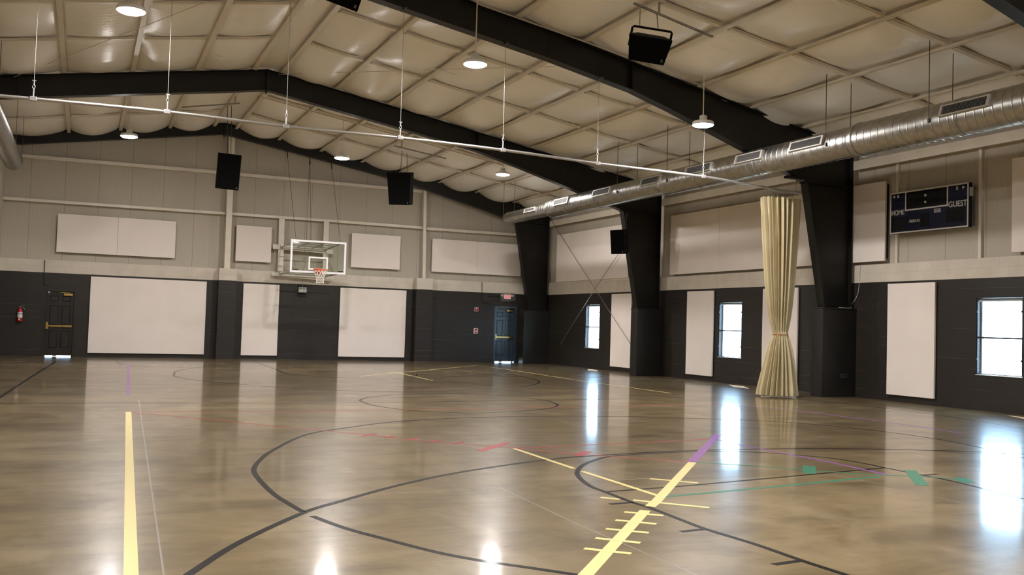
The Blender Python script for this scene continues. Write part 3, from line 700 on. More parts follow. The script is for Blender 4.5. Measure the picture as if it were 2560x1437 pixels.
# conduits feeding the lamps
for pts, lab, mm in (([(1193, 3), (1287, 27), (1465, 91), (1710, 198), (1757, 214)], 'thin cream conduit along the near face of the frame above the track', 'conduit'), ([(645, 229), (780, 265), (850, 288), (915, 302), (1035, 336), (1142, 370), (1257, 405)], 'thin cream conduit under the mid-room frame feeding the far lights', 'conduit')):
    y = 16.2 if pts[0][0] > 1000 else 27.0
    mb = MB(); mb.tube([Vector((p.x, p.y, min(p.z, roofz(p.x)-(.11 if pts[0][0] > 1000 else .21)))) for p in [P(u, v, 1, y) for u, v in pts]], .014, 6)
    tag(mb.build('conduit', mm), lab, 'conduit')

# ================================================================== SPIRAL DUCTS
def duct(axx, axz, secs, label, y_end, seam=.17):
    r = root('spiral_duct', (axx, y_end, axz), label, 'air duct')
    mb = MB()
    for (y0, y1, R) in secs:
        prof = []; y = y0
        while y < y1 - seam:
            prof += [(R, y), (R, y+.01), (R, y+seam-.03), (R, y+seam-.02), (R+.005, y+seam-.014), (R+.005, y+seam-.006)]; y += seam
        prof += [(R, y), (R, y1)]
        mb.lathe((axx, 0, axz), (0, 1, 0), prof, 40)
    mb.build('pipe', 'galv', r)
    mb = MB(); R = secs[-1][2]; mb.lathe((axx, secs[-1][1], axz), (0, 1, 0), [(R, -.02), (R+.004, 0), (R*.92, .03), (0, .03)], 40); mb.build('end_cap', 'galv', r)
    for (a, b) in zip(secs, secs[1:]):
        mb = MB(); mb.lathe((axx, a[1], axz), (0, 1, 0), [(a[2]+.001, -.09), (a[2]+.014, -.085), (a[2]+.014, -.06), (b[2]+.012, .05), (b[2]+.012, .085), (b[2]+.001, .09)], 40); mb.build('reducer_collar', 'galv', r)
    return r
DX, DZ = 13.18, 5.085
secs = [(YF+.02, 13.57, .315), (13.57, 20.1, .29), (20.1, 26.5, .27), (26.5, 29.8, .2)]
DR = duct(DX, DZ, secs, 'long silver spiral duct under the right side of the roof', 29.8)
for yb in (2.4, 5.1, 9.2, 11.2, 16.4, 18.6, 23.4, 25.2):
    R = next(s[2] for s in secs if s[0] <= yb <= s[1])
    mb = MB(); mb.lathe((DX, yb, DZ), (0, 1, 0), [(R+.001, -.03), (R+.01, -.025), (R+.01, .025), (R+.001, .03)], 40); mb.build('joint_band', 'galv', DR)
def vent(u0, u1, vc, ang, parent, hh=.1):
    yA = P(u0, vc, 0, DX-.3).y; yB_ = P(u1, vc, 0, DX-.3).y; yc = (yA+yB_)/2; hl = abs(yA-yB_)/2
    R = next(s[2] for s in secs if s[0] <= yc <= s[1])
    n = Vector((-math.cos(ang), 0, math.sin(ang))); up = Vector((math.sin(ang), 0, math.cos(ang))); ey = Vector((0, 1, 0))
    c = Vector((DX, yc, DZ)) + n*(R+.012)
    mb = MB()
    for s in (-1, 1):
        mb.obox(c + up*s*(hh-.012), ey*hl, up*.012, n*.03)
        mb.obox(c + ey*s*(hl-.025), ey*.025, up*(hh-.024), n*.03)
    v = mb.build('supply_grille', 'vent_white', parent)
    mb = MB(); mb.obox(c - n*.02, ey*(hl-.05), up*(hh-.024), n*.004); mb.build('grille_throat', 'vent_dark', v)
    mb = MB(); k = max(int(hl*2/.03), 8)
    for i in range(1, k): mb.obox(c + ey*(-hl+.05+(2*hl-.1)*i/k), ey*.0035, up*(hh-.024), n*.016)
    mb.build('grille_fins', 'fin', v)
for u0, u1, vc in ((2352, 2477, 272), (1974, 2057, 364), (1838, 1905, 397), (1713, 1778, 432), (1600, 1650, 460), (1480, 1523, 490), (1383, 1418, 516), (1304, 1331, 541)):
    vent(u0, u1, vc, math.radians(16), DR, .1 if u0 > 1370 else .07)
for (u, v) in ((2068, 190), (2128, 212), (2312, 100), (2380, 137), (1550, 358), (1590, 368), (1667, 315), (1720, 330), (1272, 453), (1295, 460)):
    q = PR(u, v); R = next((s[2] for s in secs if s[0] <= q.y <= s[1]), .2); x = DX-R-.014 if q.x < DX else DX+R+.014
    mb = MB(); mb.tube([(x, q.y, roofz(x)+.03), (x, q.y, DZ-.02)], .007, 6); mb.box(x-.012, x+.012, q.y-.02, q.y+.02, DZ-.05, DZ+.02)
    mb.build('hanger_rod', 'cable_dark', DR)
DLX, DLZ = -2.03, 5.72
DL = duct(DLX, DLZ, [(YF+.02, 31.0, .25)], 'grey spiral duct along the left wall at the left picture edge', 31.0)
for y in (22.0, 27.5, 30.2):
    for s in (-1, 1):
        x = DLX+s*.264
        if x < XL+.02: x = XL+.02
        mb = MB(); mb.tube([(x, y, roofz(x)+.03), (x, y, DLZ)], .006, 6); mb.build('hanger_rod', 'cable_dark', DL)

# ================================================================== CURTAIN TRACK AND CURTAIN
def TY(x): return 16.36 + max(0, min((x-8)/6.6, 1))*.64
def track_pt(u, v):
    y = 16.36
    for _ in range(6): y = TY(P(u, v, 1, y).x)
    return P(u, v, 1, y)
tp = [track_pt(*q) for q in ((0, 239.5), (83, 247), (418, 279.5), (715, 316), (1000, 344.5), (1257, 375), (1493, 408), (1758, 441), (1880, 463), (2000, 483.5))]
tp = [Vector((XL+.01, tp[0].y, tp[0].z-.02))] + tp
TR = root('curtain_track', (6, 16.36, 4.6), 'silver pipe track hung on cables across the whole room', 'curtain track')
mb = MB(); mb.tube(smooth_path(tp, 4), .027, 10); mb.build('track_pipe', 'pipe', TR)
for (u, v) in ((83, 247), (418, 279.5), (715, 316), (1000, 344.5), (1257, 375), (1493, 408), (1758, 441), (1988, 481)):
    q = track_pt(u, v); xt = q.x; zb = botz2(min(xt, 14.85)); yt = Y2(xt)-.11
    mb = MB(); top = Vector((xt, yt, zb-.03)); base = Vector((q.x, q.y, q.z+.02))
    short = u > 1900
    if short: top = Vector((q.x+.02, q.y-.02, q.z+.32))
    a = base + Vector((0, 0, .14)); b = base + Vector((0, 0, .26))
    mb.tube([base + Vector((0, 0, .25)) if not short else base, top], .0042, 6)
    h = mb.build('hanger_cable', 'cable', TR)
    mb = MB(); mb.box(q.x-.05, q.x+.05, q.y-.034, q.y+.034, q.z-.034, q.z+.034); mb.build('track_clip', 'pipe', h, .006)
    if not short:
        mb = MB(); mb.tube([base, a], .012, 6); mb.tube([a + Vector((.018*math.cos(t), 0, .03+.03*math.sin(t))) for t in [k*math.pi/6 for k in range(12)]], .006, 6, closed=True); mb.tube([a + Vector((0, 0, .05)), b], .011, 6); mb.box(b.x-.03, b.x+.03, b.y-.008, b.y+.008, b.z, b.z+.012); mb.build('turnbuckle', 'pipe', h)
        mb = MB(); mb.box(xt-.02, xt+.02, yt-.16, yt+.04, zb-.035, zb-.003); mb.box(xt-.035, xt+.035, yt-.05, yt+.0, zb-.003, zb+.05); mb.build('beam_clamp', 'frame_black', h)
    else:
        mb = MB(); mb.box(q.x-.28, q.x+.38, q.y-.06, q.y+.06, q.z+.3, q.z+.36); mb.build('outrigger_plate', 'frame_black', h)
# curtain, gathered and tied
CY = 16.98
prof = [(497, 1911, 1990), (530, 1912.5, 1989), (596, 1916, 1986), (660, 1919, 1982), (713, 1921.5, 1979), (760, 1925, 1975), (800, 1929, 1971), (822, 1931.5, 1969), (834, 1934, 1967.5), (838, 1934, 1967.5), (849, 1930, 1970), (875, 1925, 1973), (908, 1918.5, 1976.5), (945, 1911, 1979.5), (975, 1905, 1981.5), (987, 1903.5, 1982)]
CT = root('divider_curtain', (14.1, CY, 0), 'tan vinyl divider curtain drawn together and tied at the waist', 'curtain')
def curtain_mesh():
    mb = MB(); nth = 320; rows = []
    pr = []
    for (v0, a0, b0), (v1, a1, b1) in zip(prof, prof[1:]):
        k = max(2, int((v1-v0)/9))
        for i in range(k): t = i/k; pr.append((v0+(v1-v0)*t, a0+(a1-a0)*t, b0+(b1-b0)*t))
    pr.append(prof[-1])
    rnd = random.Random(3); ph = [rnd.random()*6.28 for _ in range(6)]
    zs = []
    for (v, a, b) in pr:
        A, B = P(a, v, 1, CY), P(b, v, 1, CY); cx, w, z = (A.x+B.x)/2, (B.x-A.x)/2, (A.z+B.z)/2
        zs.append(z)
    zmin = .035; sc = (zs[0]-zmin)/(zs[0]-zs[-1])
    for (v, a, b), z in zip(pr, zs):
        A, B = P(a, v, 1, CY), P(b, v, 1, CY); cx, w = (A.x+B.x)/2, (B.x-A.x)/2
        z = zs[0] - (zs[0]-z)*sc
        d = w*.62 if v < 834 else w*.8
        d = max(d, .1)
        tight = math.exp(-((v-836)/26)**2)
        row = []
        for k in range(nth):
            q = 2*math.pi*k/nth
            f = .2*math.cos(23*q + .7*math.sin(2*q+ph[0]) + .3*math.sin(v*.012+ph[1])) + .09*math.cos(37*q+ph[2]+v*.004) + .04*math.cos(7*q+ph[3]-v*.006)
            f *= (1-.55*tight)
            rr = 1 - .12 + f
            row.append((cx + w*rr*math.cos(q)*1.02, CY + d*rr*math.sin(q), z + .012*math.cos(23*q)))
        rows.append(row)
    n = nth
    vs = [p for r in rows for p in r]
    fs = [(j*n+i, j*n+(i+1) % n, (j+1)*n+(i+1) % n, (j+1)*n+i) for j in range(len(rows)-1) for i in range(n)]
    mb.add(vs, fs, True); mb.add(rows[0], [list(range(n))]); mb.add(rows[-1], [list(range(n))[::-1]])
    return mb, rows
mb, crow = curtain_mesh(); mb.build('curtain_cloth', 'curtain', CT)
A, B = P(1934, 836, 1, CY), P(1967.5, 836, 1, CY); cx, w = (A.x+B.x)/2, (B.x-A.x)/2
mb = MB(); mb.tube([(cx+w*1.0*math.cos(q), CY+max(w*.72, .1)*math.sin(q), A.z+.01) for q in [k*math.pi/20 for k in range(40)]], .011, 6, closed=True); mb.build('tie_cord', 'tie', CT)
zt0 = P(1950, 496, 1, CY).z
for i in range(18):
    u = 1919 + i*(1982-1919)/17; x = P(u, 488, 1, CY).x; v = 467 + (u-1880)*.172; q = track_pt(u, v)
    mb = MB(); mb.tube([(q.x, q.y, q.z-.02), (x, (q.y+CY)/2, (q.z+zt0)/2-.03), (x, CY+random.uniform(-.08, .02), zt0+.0)], .006, 5); mb.build('hook_chain', 'hook', CT)

# ================================================================== BASKETBALL HOOP
YBB = 31.05
hp = lambda u, v, y=YBB: P(u, v, 1, y)
tl, tr, br, bl = hp(727, 597), hp(867, 607), hp(862, 686), hp(725, 680)
bx0 = (tl.x+bl.x)/2; bx1 = (tr.x+br.x)/2; bz1 = (tl.z+tr.z)/2; bz0 = (bl.z+br.z)/2
HP = root('basketball_hoop', ((bx0+bx1)/2, YB-.1, 3.0), 'wall-mounted basketball hoop with glass backboard and white net', 'basketball hoop')
mb = MB(); w = .06
mb.box(bx0, bx1, YBB-.02, YBB+.03, bz1-w, bz1); mb.box(bx0, bx1, YBB-.02, YBB+.03, bz0, bz0+w); mb.box(bx0, bx0+w, YBB-.02, YBB+.03, bz0+w, bz1-w); mb.box(bx1-w, bx1, YBB-.02, YBB+.03, bz0+w, bz1-w)
BF = mb.build('backboard_frame', 'white', HP)
mb = MB(); mb.box(bx0+w, bx1-w, YBB, YBB+.012, bz0+w, bz1-w); mb.build('backboard_glass', 'glass_green', HP)
s0, s1 = hp(772, 640), hp(819, 677); s2 = hp(771, 674)
sx0, sx1, sz1, sz0 = s0.x, s1.x, s0.z-.01, s2.z+.005
mb = MB(); t = .05
for a, b, c, d in ((sx0, sx1, sz1-t, sz1), (sx0, sx1, sz0, sz0+t), (sx0, sx0+t, sz0+t, sz1-t), (sx1-t, sx1, sz0+t, sz1-t)): mb.box(a, b, YBB-.006, YBB-.001, c, d)
mb.build('target_square', 'white', HP)
for a in (bx0+w+.02, bx1-w-.2):
    mb = MB(); mb.box(a, a+.18, YBB-.006, YBB-.001, bz0+w+.02, bz0+w+.05); mb.build('corner_decal', 'black', HP)
rc = P(801, 674, 1, YBB-.38); R = .228
mb = MB(); mb.tube([(rc.x+R*math.cos(q), rc.y+R*math.sin(q), rc.z) for q in [k*math.pi/24 for k in range(48)]], .012, 8, closed=True); RM = mb.build('rim', 'orange', HP)
mb = MB(); mb.box(rc.x-.09, rc.x+.09, rc.y+R+.005, YBB-.02, rc.z-.06, rc.z+.015); mb.box(rc.x-.13, rc.x+.13, YBB-.035, YBB-.006, rc.z-.1, rc.z+.05); mb.build('rim_bracket', 'orange', RM)
mb = MB(); nk = 12; lev = [(0, .225), (.11, .19), (.2, .15), (.29, .125), (.38, .12), (.44, .13)]
for sgn in (1, -1):
    for k in range(nk):
        pts = []
        for i, (h, rr) in enumerate(lev):
            q = 2*math.pi*(k + sgn*i*.5)/nk; pts.append((rc.x+rr*math.cos(q), rc.y+rr*math.sin(q), rc.z-h))
        mb.tube(pts, .0065, 5)
mb.build('net', 'net', HP)
# wall boards, fold-up arms and braces
def hoop_board(p0, p1, h, y=YB-.2):
    a, b = P(*p0, 1, y), P(*p1, 1, y); mb = MB(); mb.prism([a, b, b-Vector((0, 0, h)), a-Vector((0, 0, h))], (0, .06, 0)); mb.build('wall_board', 'steel_cream', HP)
    return a, b
u1, u2 = hoop_board((683, 610), (833, 624), .16); l1, l2 = hoop_board((680, 680), (832, 695), .12)
for px in ((704, 616), (814, 624), (701, 683), (812, 691)):
    q = P(*px, 1, YB-.26); mb = MB(); mb.box(q.x-.035, q.x+.035, YB-.32, YB-.2, q.z-.05, q.z+.05); mb.build('hinge_bracket', 'galv_dull', HP)
wp = [P(704, 617, 1, YB-.3), P(814, 625, 1, YB-.3), P(701, 684, 1, YB-.3), P(812, 691, 1, YB-.3)]
ends = [Vector((bx0+.18, YBB+.06, bz1-.05)), Vector((bx1-.18, YBB+.06, bz1-.05)), Vector((bx0+.18, YBB+.06, bz0+.03)), Vector((bx1-.18, YBB+.06, bz0+.03))]
for a, b in zip(wp, ends):
    mb = MB(); mb.tube([a, b], .024, 8); mb.build('support_arm', 'galv_dull', HP)
for i, j in ((0, 1), (2, 3)):
    for t in (.02, .35, .68, .97):
        mb = MB(); mb.tube([wp[i].lerp(ends[i], t), wp[j].lerp(ends[j], t)], .018, 6); mb.build('cross_bar', 'galv_dull', HP)
for t in (.33, .66):
    a = wp[0].lerp(wp[1], t); b = ends[0].lerp(ends[1], t); mb = MB(); mb.tube([a, b], .014, 6); mb.build('cross_bar', 'galv_dull', HP)
for px, e in (((717, 373), ends[0]), ((775, 391), wp[0].lerp(wp[1], .55)), ((775, 391), ends[0].lerp(ends[1], .33)), ((828, 405), ends[1])):
    a = P(*px, 1, 32.9)
    mb = MB(); mb.tube([a, e], .006, 5); h = mb.build('lift_cable', 'cable_dark', HP)
    mb = MB(); mb.tube([a, a.lerp(e, .09)], [.014, .02], 6); mb.build('cable_clamp', 'black', h)
# winch box on the wall under the hoop
q = P(757, 726, 1, YB-.2)
WBX = root('hoop_winch', (q.x, YB-.1, q.z), 'small grey winch box on the dark wall under the hoop', 'winch')
mb = MB(); mb.box(q.x-.14, q.x+.14, YB-.2, YB-.03, q.z-.07, q.z+.11); mb.build('motor_case', 'grey_box', WBX, .01)
mb = MB(); mb.box(q.x-.04, q.x+.1, YB-.206, YB-.199, q.z-.03, q.z+.05); lb = mb.build('rating_plate', 'label_white', WBX)
mb = MB(); mb.box(q.x+.0, q.x+.06, YB-.209, YB-.205, q.z+.0, q.z+.025); mb.build('plate_print', 'black', lb)
mb = MB(); mb.box(q.x-.13, q.x+.13, YB-.05, YB, q.z-.2, q.z+.2); mb.build('back_plate', 'frame_black', WBX)
mb = MB(); mb.tube([(q.x, YB-.12, q.z+.11), (q.x, YB-.12, 3.1), (q.x+.02, YB-.34, 3.3), (wp[0].lerp(wp[1], .5).x, YB-.34, 4.35), P(775, 391, 1, 32.9)], .006, 5); mb.build('winch_cable', 'cable', WBX)

# ================================================================== SPEAKERS
def speaker(c, w, h, d, rot, label, hang, yoke=False, taper=.62, vt=1.0):
    """cabinet: grille face towards local -Y, narrower at the back"""
    r = root('loudspeaker', c, label, 'loudspeaker', 'black loudspeakers'); c = Vector(c)
    E = Matrix.Rotation(rot[2], 3, 'Z') @ Matrix.Rotation(rot[0], 3, 'X') @ Matrix.Rotation(rot[1], 3, 'Y')
    W = lambda x, y, z: c + E @ Vector((x*(1-(1-vt)*(.5-z/h)), y, z))
    E2 = Matrix.Rotation(rot[2], 3, 'Z') @ Matrix.Rotation(rot[1], 3, 'Y')
    mb = MB(); a, b = w/2, w/2*taper
    pl = [(-a, -d/2), (a, -d/2), (a, -d/6), (b, d/2), (-b, d/2), (-a, -d/6)]
    n = len(pl); mb.add([W(x, y, -h/2) for x, y in pl] + [W(x, y, h/2) for x, y in pl], [list(range(n))[::-1], list(range(n, 2*n))] + [(i, (i+1) % n, (i+1) % n+n, i+n) for i in range(n)]); mb.build('cabinet', 'speaker', r, .012)
    mb = MB(); gq = [W(sx_*(a-.015), yy, sz_*(h/2-.015)) for yy in (-d/2-.014, -d/2+.002) for sx_, sz_ in ((-1, -1), (1, -1), (1, 1), (-1, 1))]; mb.add(gq, [(0, 1, 2, 3), (7, 6, 5, 4), (0, 4, 5, 1), (1, 5, 6, 2), (2, 6, 7, 3), (3, 7, 4, 0)]); g = mb.build('grille', 'grille', r)
    mb = MB(); mb.obox(W(a-.07, -d/2-.016, -h/2+.07), E @ Vector((.018, 0, 0)), E @ Vector((0, .002, 0)), E @ Vector((0, 0, .024))); mb.build('badge', 'dark_screw', g)
    for z in (-h*.38, 0, h*.38):
        mb = MB(); mb.obox(W(a, -d/3, z), E @ Vector((.006, 0, 0)), E @ Vector((0, .012, 0)), E @ Vector((0, 0, .012))); mb.build('fly_point', 'dark_screw', r)
    if yoke:
        mb = MB(); zz = h/2+.13; V = lambda x, z: c + E2 @ Vector((x, 0, z))
        mb.tube([V(-a+.03, 0), V(-a+.03, zz-.02), V(-a+.05, zz), V(a-.05, zz), V(a-.03, zz-.02), V(a-.03, 0)], .02, 6)
        mb.build('yoke', 'speaker', r)
    for (x, y, z), top in hang:
        mb = MB(); p = (c + E2 @ Vector((x, y, z))) if yoke else W(x, y, z); nn_ = 15; mb.tube([p.lerp(Vector(top), i/nn_) for i in range(nn_+1)], [(.013 if i % 2 else .006) if yoke else .009 for i in range(nn_+1)], 5); mb.build('hanging_chain' if yoke else 'hanging_rod', 'cable' if yoke else 'cable_dark', r)
    return r
def strut(p0, p1, label, dz=-.21, size=.024):
    a, b = PR(*p0, dz), PR(*p1, dz); d = (b-a)
    mb = MB(); n = d.normalized(); side = n.cross(Vector((0, 0, 1))).normalized(); up = side.cross(n)
    mb.obox((a+b)/2, d/2, side*size*.6, up*.004); mb.obox((a+b)/2 + side*size*.6, d/2, side*.003, up*size*.7); mb.obox((a+b)/2 - side*size*.6, d/2, side*.003, up*size*.7)
    for x in PX_R[:-1] + PX_L[:-1]:
        t = (x-a.x)/(b.x-a.x)
        if .03 < t < .97: q = a.lerp(b, t); mb.box(q.x-.015, q.x+.015, q.y-.015, q.y+.015, q.z, roofz(q.x)-.004)
    tag(mb.build('strut_channel', 'galv_dull'), label, 'strut channel'); return a, b
sa, sb = strut((1585, 8), (1782, 92), 'steel strut channel holding the nearest speaker on its chains')
ca = P(1621, 121, 1, sa.lerp(sb, .2).y)
h1 = sa.lerp(sb, .075); h2 = sa.lerp(sb, .28)
pxm = FPX/((ca-Vector((0, 0, CAMH))).dot(F))
speaker(ca, 108/pxm, 62/pxm, .42, (math.radians(24), math.radians(10), math.radians(-32)), 'black speaker on its side in a yoke hung from chains, nearest the camera', [((-.22, 0, 31/pxm+.13), h1), ((.1, 0, 31/pxm+.13), h2)], True, vt=.82)
sa, sb = strut((455, 268), (600, 258), 'steel strut channel near the ridge above the left hanging speaker')
ca = P(570, 429, 1, 29.5); pxm = FPX/((ca-Vector((0, 0, CAMH))).dot(F))
speaker(ca, 56/pxm, 88/pxm, .5, (math.radians(8), math.radians(2.2), math.radians(-4)), 'black upright speaker hanging at the ridge above the hoop wall, left of the hoop', [((-.05, 0, 44/pxm), Vector((ca.x-.1, ca.y, roofz(ca.x)+.0))), ((.04, 0, 44/pxm), Vector((ca.x+.02, ca.y, roofz(ca.x)+.0)))], taper=.75)
sa, sb = strut((985, 364), (1115, 396), 'steel strut channel above the hanging speaker right of the hoop')
ca = P(1007, 471, 1, 29.5); pxm = FPX/((ca-Vector((0, 0, CAMH))).dot(F))
speaker(ca, 66/pxm, 80/pxm, .6, (math.radians(10), math.radians(2), math.radians(-42)), 'black upright speaker hanging right of the hoop below the roof', vt=.84, hang=[((-.08, 0, 39/pxm), Vector((P(1005, 374, 1, 29.5).x, 29.5, roofz(ca.x)+.0))), ((.16, 0, 39/pxm), Vector((P(1017, 377, 1, 29.5).x, 29.5, roofz(ca.x)+.0)))], taper=.6)
ca = P(1552, 604, 1, 24.85); pxm = FPX/((ca-Vector((0, 0, CAMH))).dot(F))
sp = speaker(ca, 40/pxm, 60/pxm, .4, (math.radians(8), math.radians(0), math.radians(-62)), 'black speaker bracketed to the second column on the window wall', [], taper=.6)
mb = MB(); mb.tube([ca + Vector((.15, .05, 0)), Vector((15.12, 25.1, ca.z-.05))], .03, 6); mb.build('wall_bracket', 'speaker', sp)
mb = MB(); mb.tube(smooth_path([Vector((15.0, 24.98, 4.95)), Vector((14.96, 24.96, 4.6)), Vector((15.05, 24.9, 4.2)), ca + Vector((.2, .0, .2))], 5), .012, 6); mb.build('speaker_cord', 'black', sp)
ca = P(843, -28, 1, 14.6); pxm = FPX/((ca-Vector((0, 0, CAMH))).dot(F))
speaker(ca, 112/pxm, 70/pxm, .45, (math.radians(24), math.radians(9), math.radians(6)), 'black speaker at the top picture edge of which only the underside shows', [((-.15, 0, 35/pxm+.1), Vector((ca.x-.1, ca.y, roofz(ca.x)-.05))), ((.15, 0, 35/pxm+.1), Vector((ca.x+.15, ca.y, roofz(ca.x)-.05)))], True)

# ================================================================== SCOREBOARD
xb = XR-.2
a, b, c, d = P(2225, 482, 0, xb), P(2422, 457, 0, xb), P(2421, 566, 0, xb), P(2226, 586, 0, xb)
sy1, sy0 = (a.y+d.y)/2, (b.y+c.y)/2; sz1, sz0 = (a.z+b.z)/2, (c.z+d.z)/2
SB = root('scoreboard', (XR-.1, (sy0+sy1)/2, sz0), 'navy scoreboard reading HOME and GUEST high on the window wall', 'scoreboard')
mb = MB(); mb.box(xb, XR-.1, sy0, sy1, sz0, sz1); mb.build('case', 'board_navy', SB)
W_, H_ = sy1-sy0, sz1-sz0
SX = lambda f: sy1 - f*W_        # fraction from the left edge as seen
SZ = lambda f: sz1 - f*H_
mb = MB(); t = .03
def bar(f0, f1, g0, g1): mb.box(xb-.006, xb, SX(f0), SX(f1), SZ(g0), SZ(g1))
tf, tg = t/W_, t/H_
bar(0, 1, 0, tg); bar(0, 1, 1-tg, 1); bar(0, tf, tg, 1-tg); bar(1-tf, 1, tg, 1-tg)
bar(.205, .205+tf, tg, .445); bar(.755-tf, .755, tg, .445); bar(.205, .755, .445, .445+tg)
mb.build('white_border', 'white_paint', SB)
wins = [(.222, .738, .04, .43), (.03, .235, .6, .94), (.41, .52, .58, .9), (.735, .95, .53, .86)]
for f0, f1, g0, g1 in wins:
    mb = MB(); mb.box(xb-.004, xb, SX(f0), SX(f1), SZ(g0), SZ(g1)); mb.build('digit_window', 'board_black', SB)
def digit(f0, f1, g0, g1):
    mb = MB(); y0, y1, z0, z1 = SX(f1), SX(f0), SZ(g1), SZ(g0); k = .022; zm = (z0+z1)/2
    for a_, b_, c_, d_ in ((y0, y1, z1-k, z1), (y0, y1, z0, z0+k), (y0, y1, zm-k/2, zm+k/2), (y0, y0+k, z0, zm), (y0, y0+k, zm, z1), (y1-k, y1, z0, zm), (y1-k, y1, zm, z1)):
        mb.box(xb-.006, xb-.004, a_+.006, b_-.006, c_+.004, d_-.004)
    mb.build('digit', 'segment', SB)
for f in (.245, .345, .525, .63): digit(f, f+.075, .08, .39)
for f in (.05, .14, .445): digit(f, f+.065 if f < .4 else f+.055, .64, .9)
for f in (.76, .855): digit(f, f+.07, .57, .83)
for g in (.16, .32):
    mb = MB(); mb.lathe((xb-.004, SX(.472), SZ(g)), (-1, 0, 0), [(0, 0), (.028, 0), (.028, .006), (0, .006)], 16); mb.build('colon_dot', 'white_paint', SB)
EX, EZ = (0, -1, 0), (0, 0, 1)
text_mesh('lettering', 'HOME', (xb-.004, SX(.108), SZ(.5)), EX, EZ, .15, 'white_paint', SB, .006, .84, bold=.01)
text_mesh('lettering', 'GUEST', (xb-.004, SX(.872), SZ(.46)), EX, EZ, .165, 'white_paint', SB, .006, .92, bold=.01)
text_mesh('lettering', 'PERIOD', (xb-.004, SX(.335), SZ(.74)), EX, EZ, .085, 'white_paint', SB, .006, bold=.012)
text_mesh('lettering', 'B', (xb-.004, SX(.11), SZ(.1)), EX, EZ, .1, 'white_paint', SB, .006, bold=.01)
text_mesh('lettering', 'B', (xb-.004, SX(.865), SZ(.105)), EX, EZ, .1, 'white_paint', SB, .006, bold=.01)
for f, s in ((.05, 1), (.94, -1)):
    mb = MB(); y, z = SX(f), SZ(.1); mb.prism([(xb-.006, y+s*.035, z), (xb-.006, y-s*.03, z+.035), (xb-.006, y-s*.03, z-.035)], (.006, 0, 0)); mb.build('arrow', 'white_paint', SB)
mb = MB(); y, z = SX(.625), SZ(.56); mb.box(xb-.005, xb-.002, y-.085, y+.085, z-.035, z+.045); lg = mb.build('maker_plate', 'grey_box', SB)
text_mesh('plate_lettering', 'VARSITY', (xb-.007, y, z+.012), EX, EZ, .048, 'board_navy', lg, .003, .85)
mb = MB()
for k in range(8): mb.box(xb-.008, xb-.004, y-.05+k*.0135, y-.042+k*.0135, z-.024, z-.016)
mb.build('plate_small_print', 'board_navy', lg)
mb = MB(); mb.box(xb+.02, XR-.1, sy0-.03, sy0, sz1-.28, sz1-.1); mb.build('side_conduit_box', 'grey_box', SB)
for y in (sy0+.12, sy1-.12):
    mb = MB(); mb.box(XR-.1, XR+.1, y-.03, y+.03, sz0+.05, sz1-.05); mb.build('mounting_rail', 'galv_dull', SB)

# ================================================================== BRACE RODS ON THE WINDOW WALL
for pts, lab in (((P(1376, 545, 0, XR-.16), P(1397, 581, 0, XR-.16), P(1580, 866, 0, XR-.16)), 'thin diagonal brace rod falling to the right beside the farthest window'),
                 ((P(1572, 596, 0, XR-.16), P(1487, 722, 0, XR-.16), P(1450, 781, 0, XR-.16), P(1400, 862, 0, XR-.16)), 'thin diagonal brace rod rising to the right behind the column speaker')):
    mb = MB(); mb.tube(list(pts), .0095, 6); tag(mb.build('brace_rod', 'cable'), lab, 'brace rod', 'brace rods on the window wall')

# ================================================================== SMALL WALL DEVICES
# exit sign in a wire guard
q = P(1269, 742, 1, YB-.09)
EXS = root('exit_sign', (q.x, YB-.05, q.z), 'lit red EXIT sign inside a wire guard above the right door', 'exit sign')
mb = MB(); mb.box(q.x-.15, q.x+.15, YB-.07, YB, q.z-.09, q.z+.1); mb.build('sign_case', 'white_soft', EXS, .008)
mb = MB(); mb.box(q.x-.13, q.x+.13, YB-.075, YB-.069, q.z-.075, q.z+.085); fc = mb.build('sign_face', 'exit_face', EXS)
text_mesh('lettering', 'EXIT', (q.x, YB-.078, q.z+.005), (1, 0, 0), (0, 0, 1), .135, 'exit_red', fc, .006, .78, bold=.02)
for s in (-1, 1):
    mb = MB(); cx_ = q.x+s*.215; mb.box(cx_-.05, cx_+.05, YB-.1, YB-.01, q.z+.0, q.z+.09); mb.build('emergency_lamp', 'label_white', EXS, .02)
mb = MB(); x0, x1, z0, z1, yg = q.x-.31, q.x+.31, q.z-.17, q.z+.15, YB-.14
for k in range(17): x = x0+(x1-x0)*k/16; mb.box(x-.003, x+.003, yg-.003, yg+.003, z0, z1)
for k in range(10): z = z0+(z1-z0)*k/9; mb.box(x0, x1, yg-.005, yg-.001, z-.003, z+.003)
for x in (x0, x1): 
    for k in range(6): z = z0+(z1-z0)*k/5; mb.box(x-.003, x+.003, yg, YB, z-.003, z+.003)
mb.tube([(x0, yg, z0), (x1, yg, z0), (x1, yg, z1), (x0, yg, z1)], .008, 6, closed=True)
for x in (q.x-.2, q.x+.2): mb.tube([(x, yg, z0), (x, YB, z0-.05)], .008, 6)
mb.build('wire_guard', 'galv_dull', EXS)
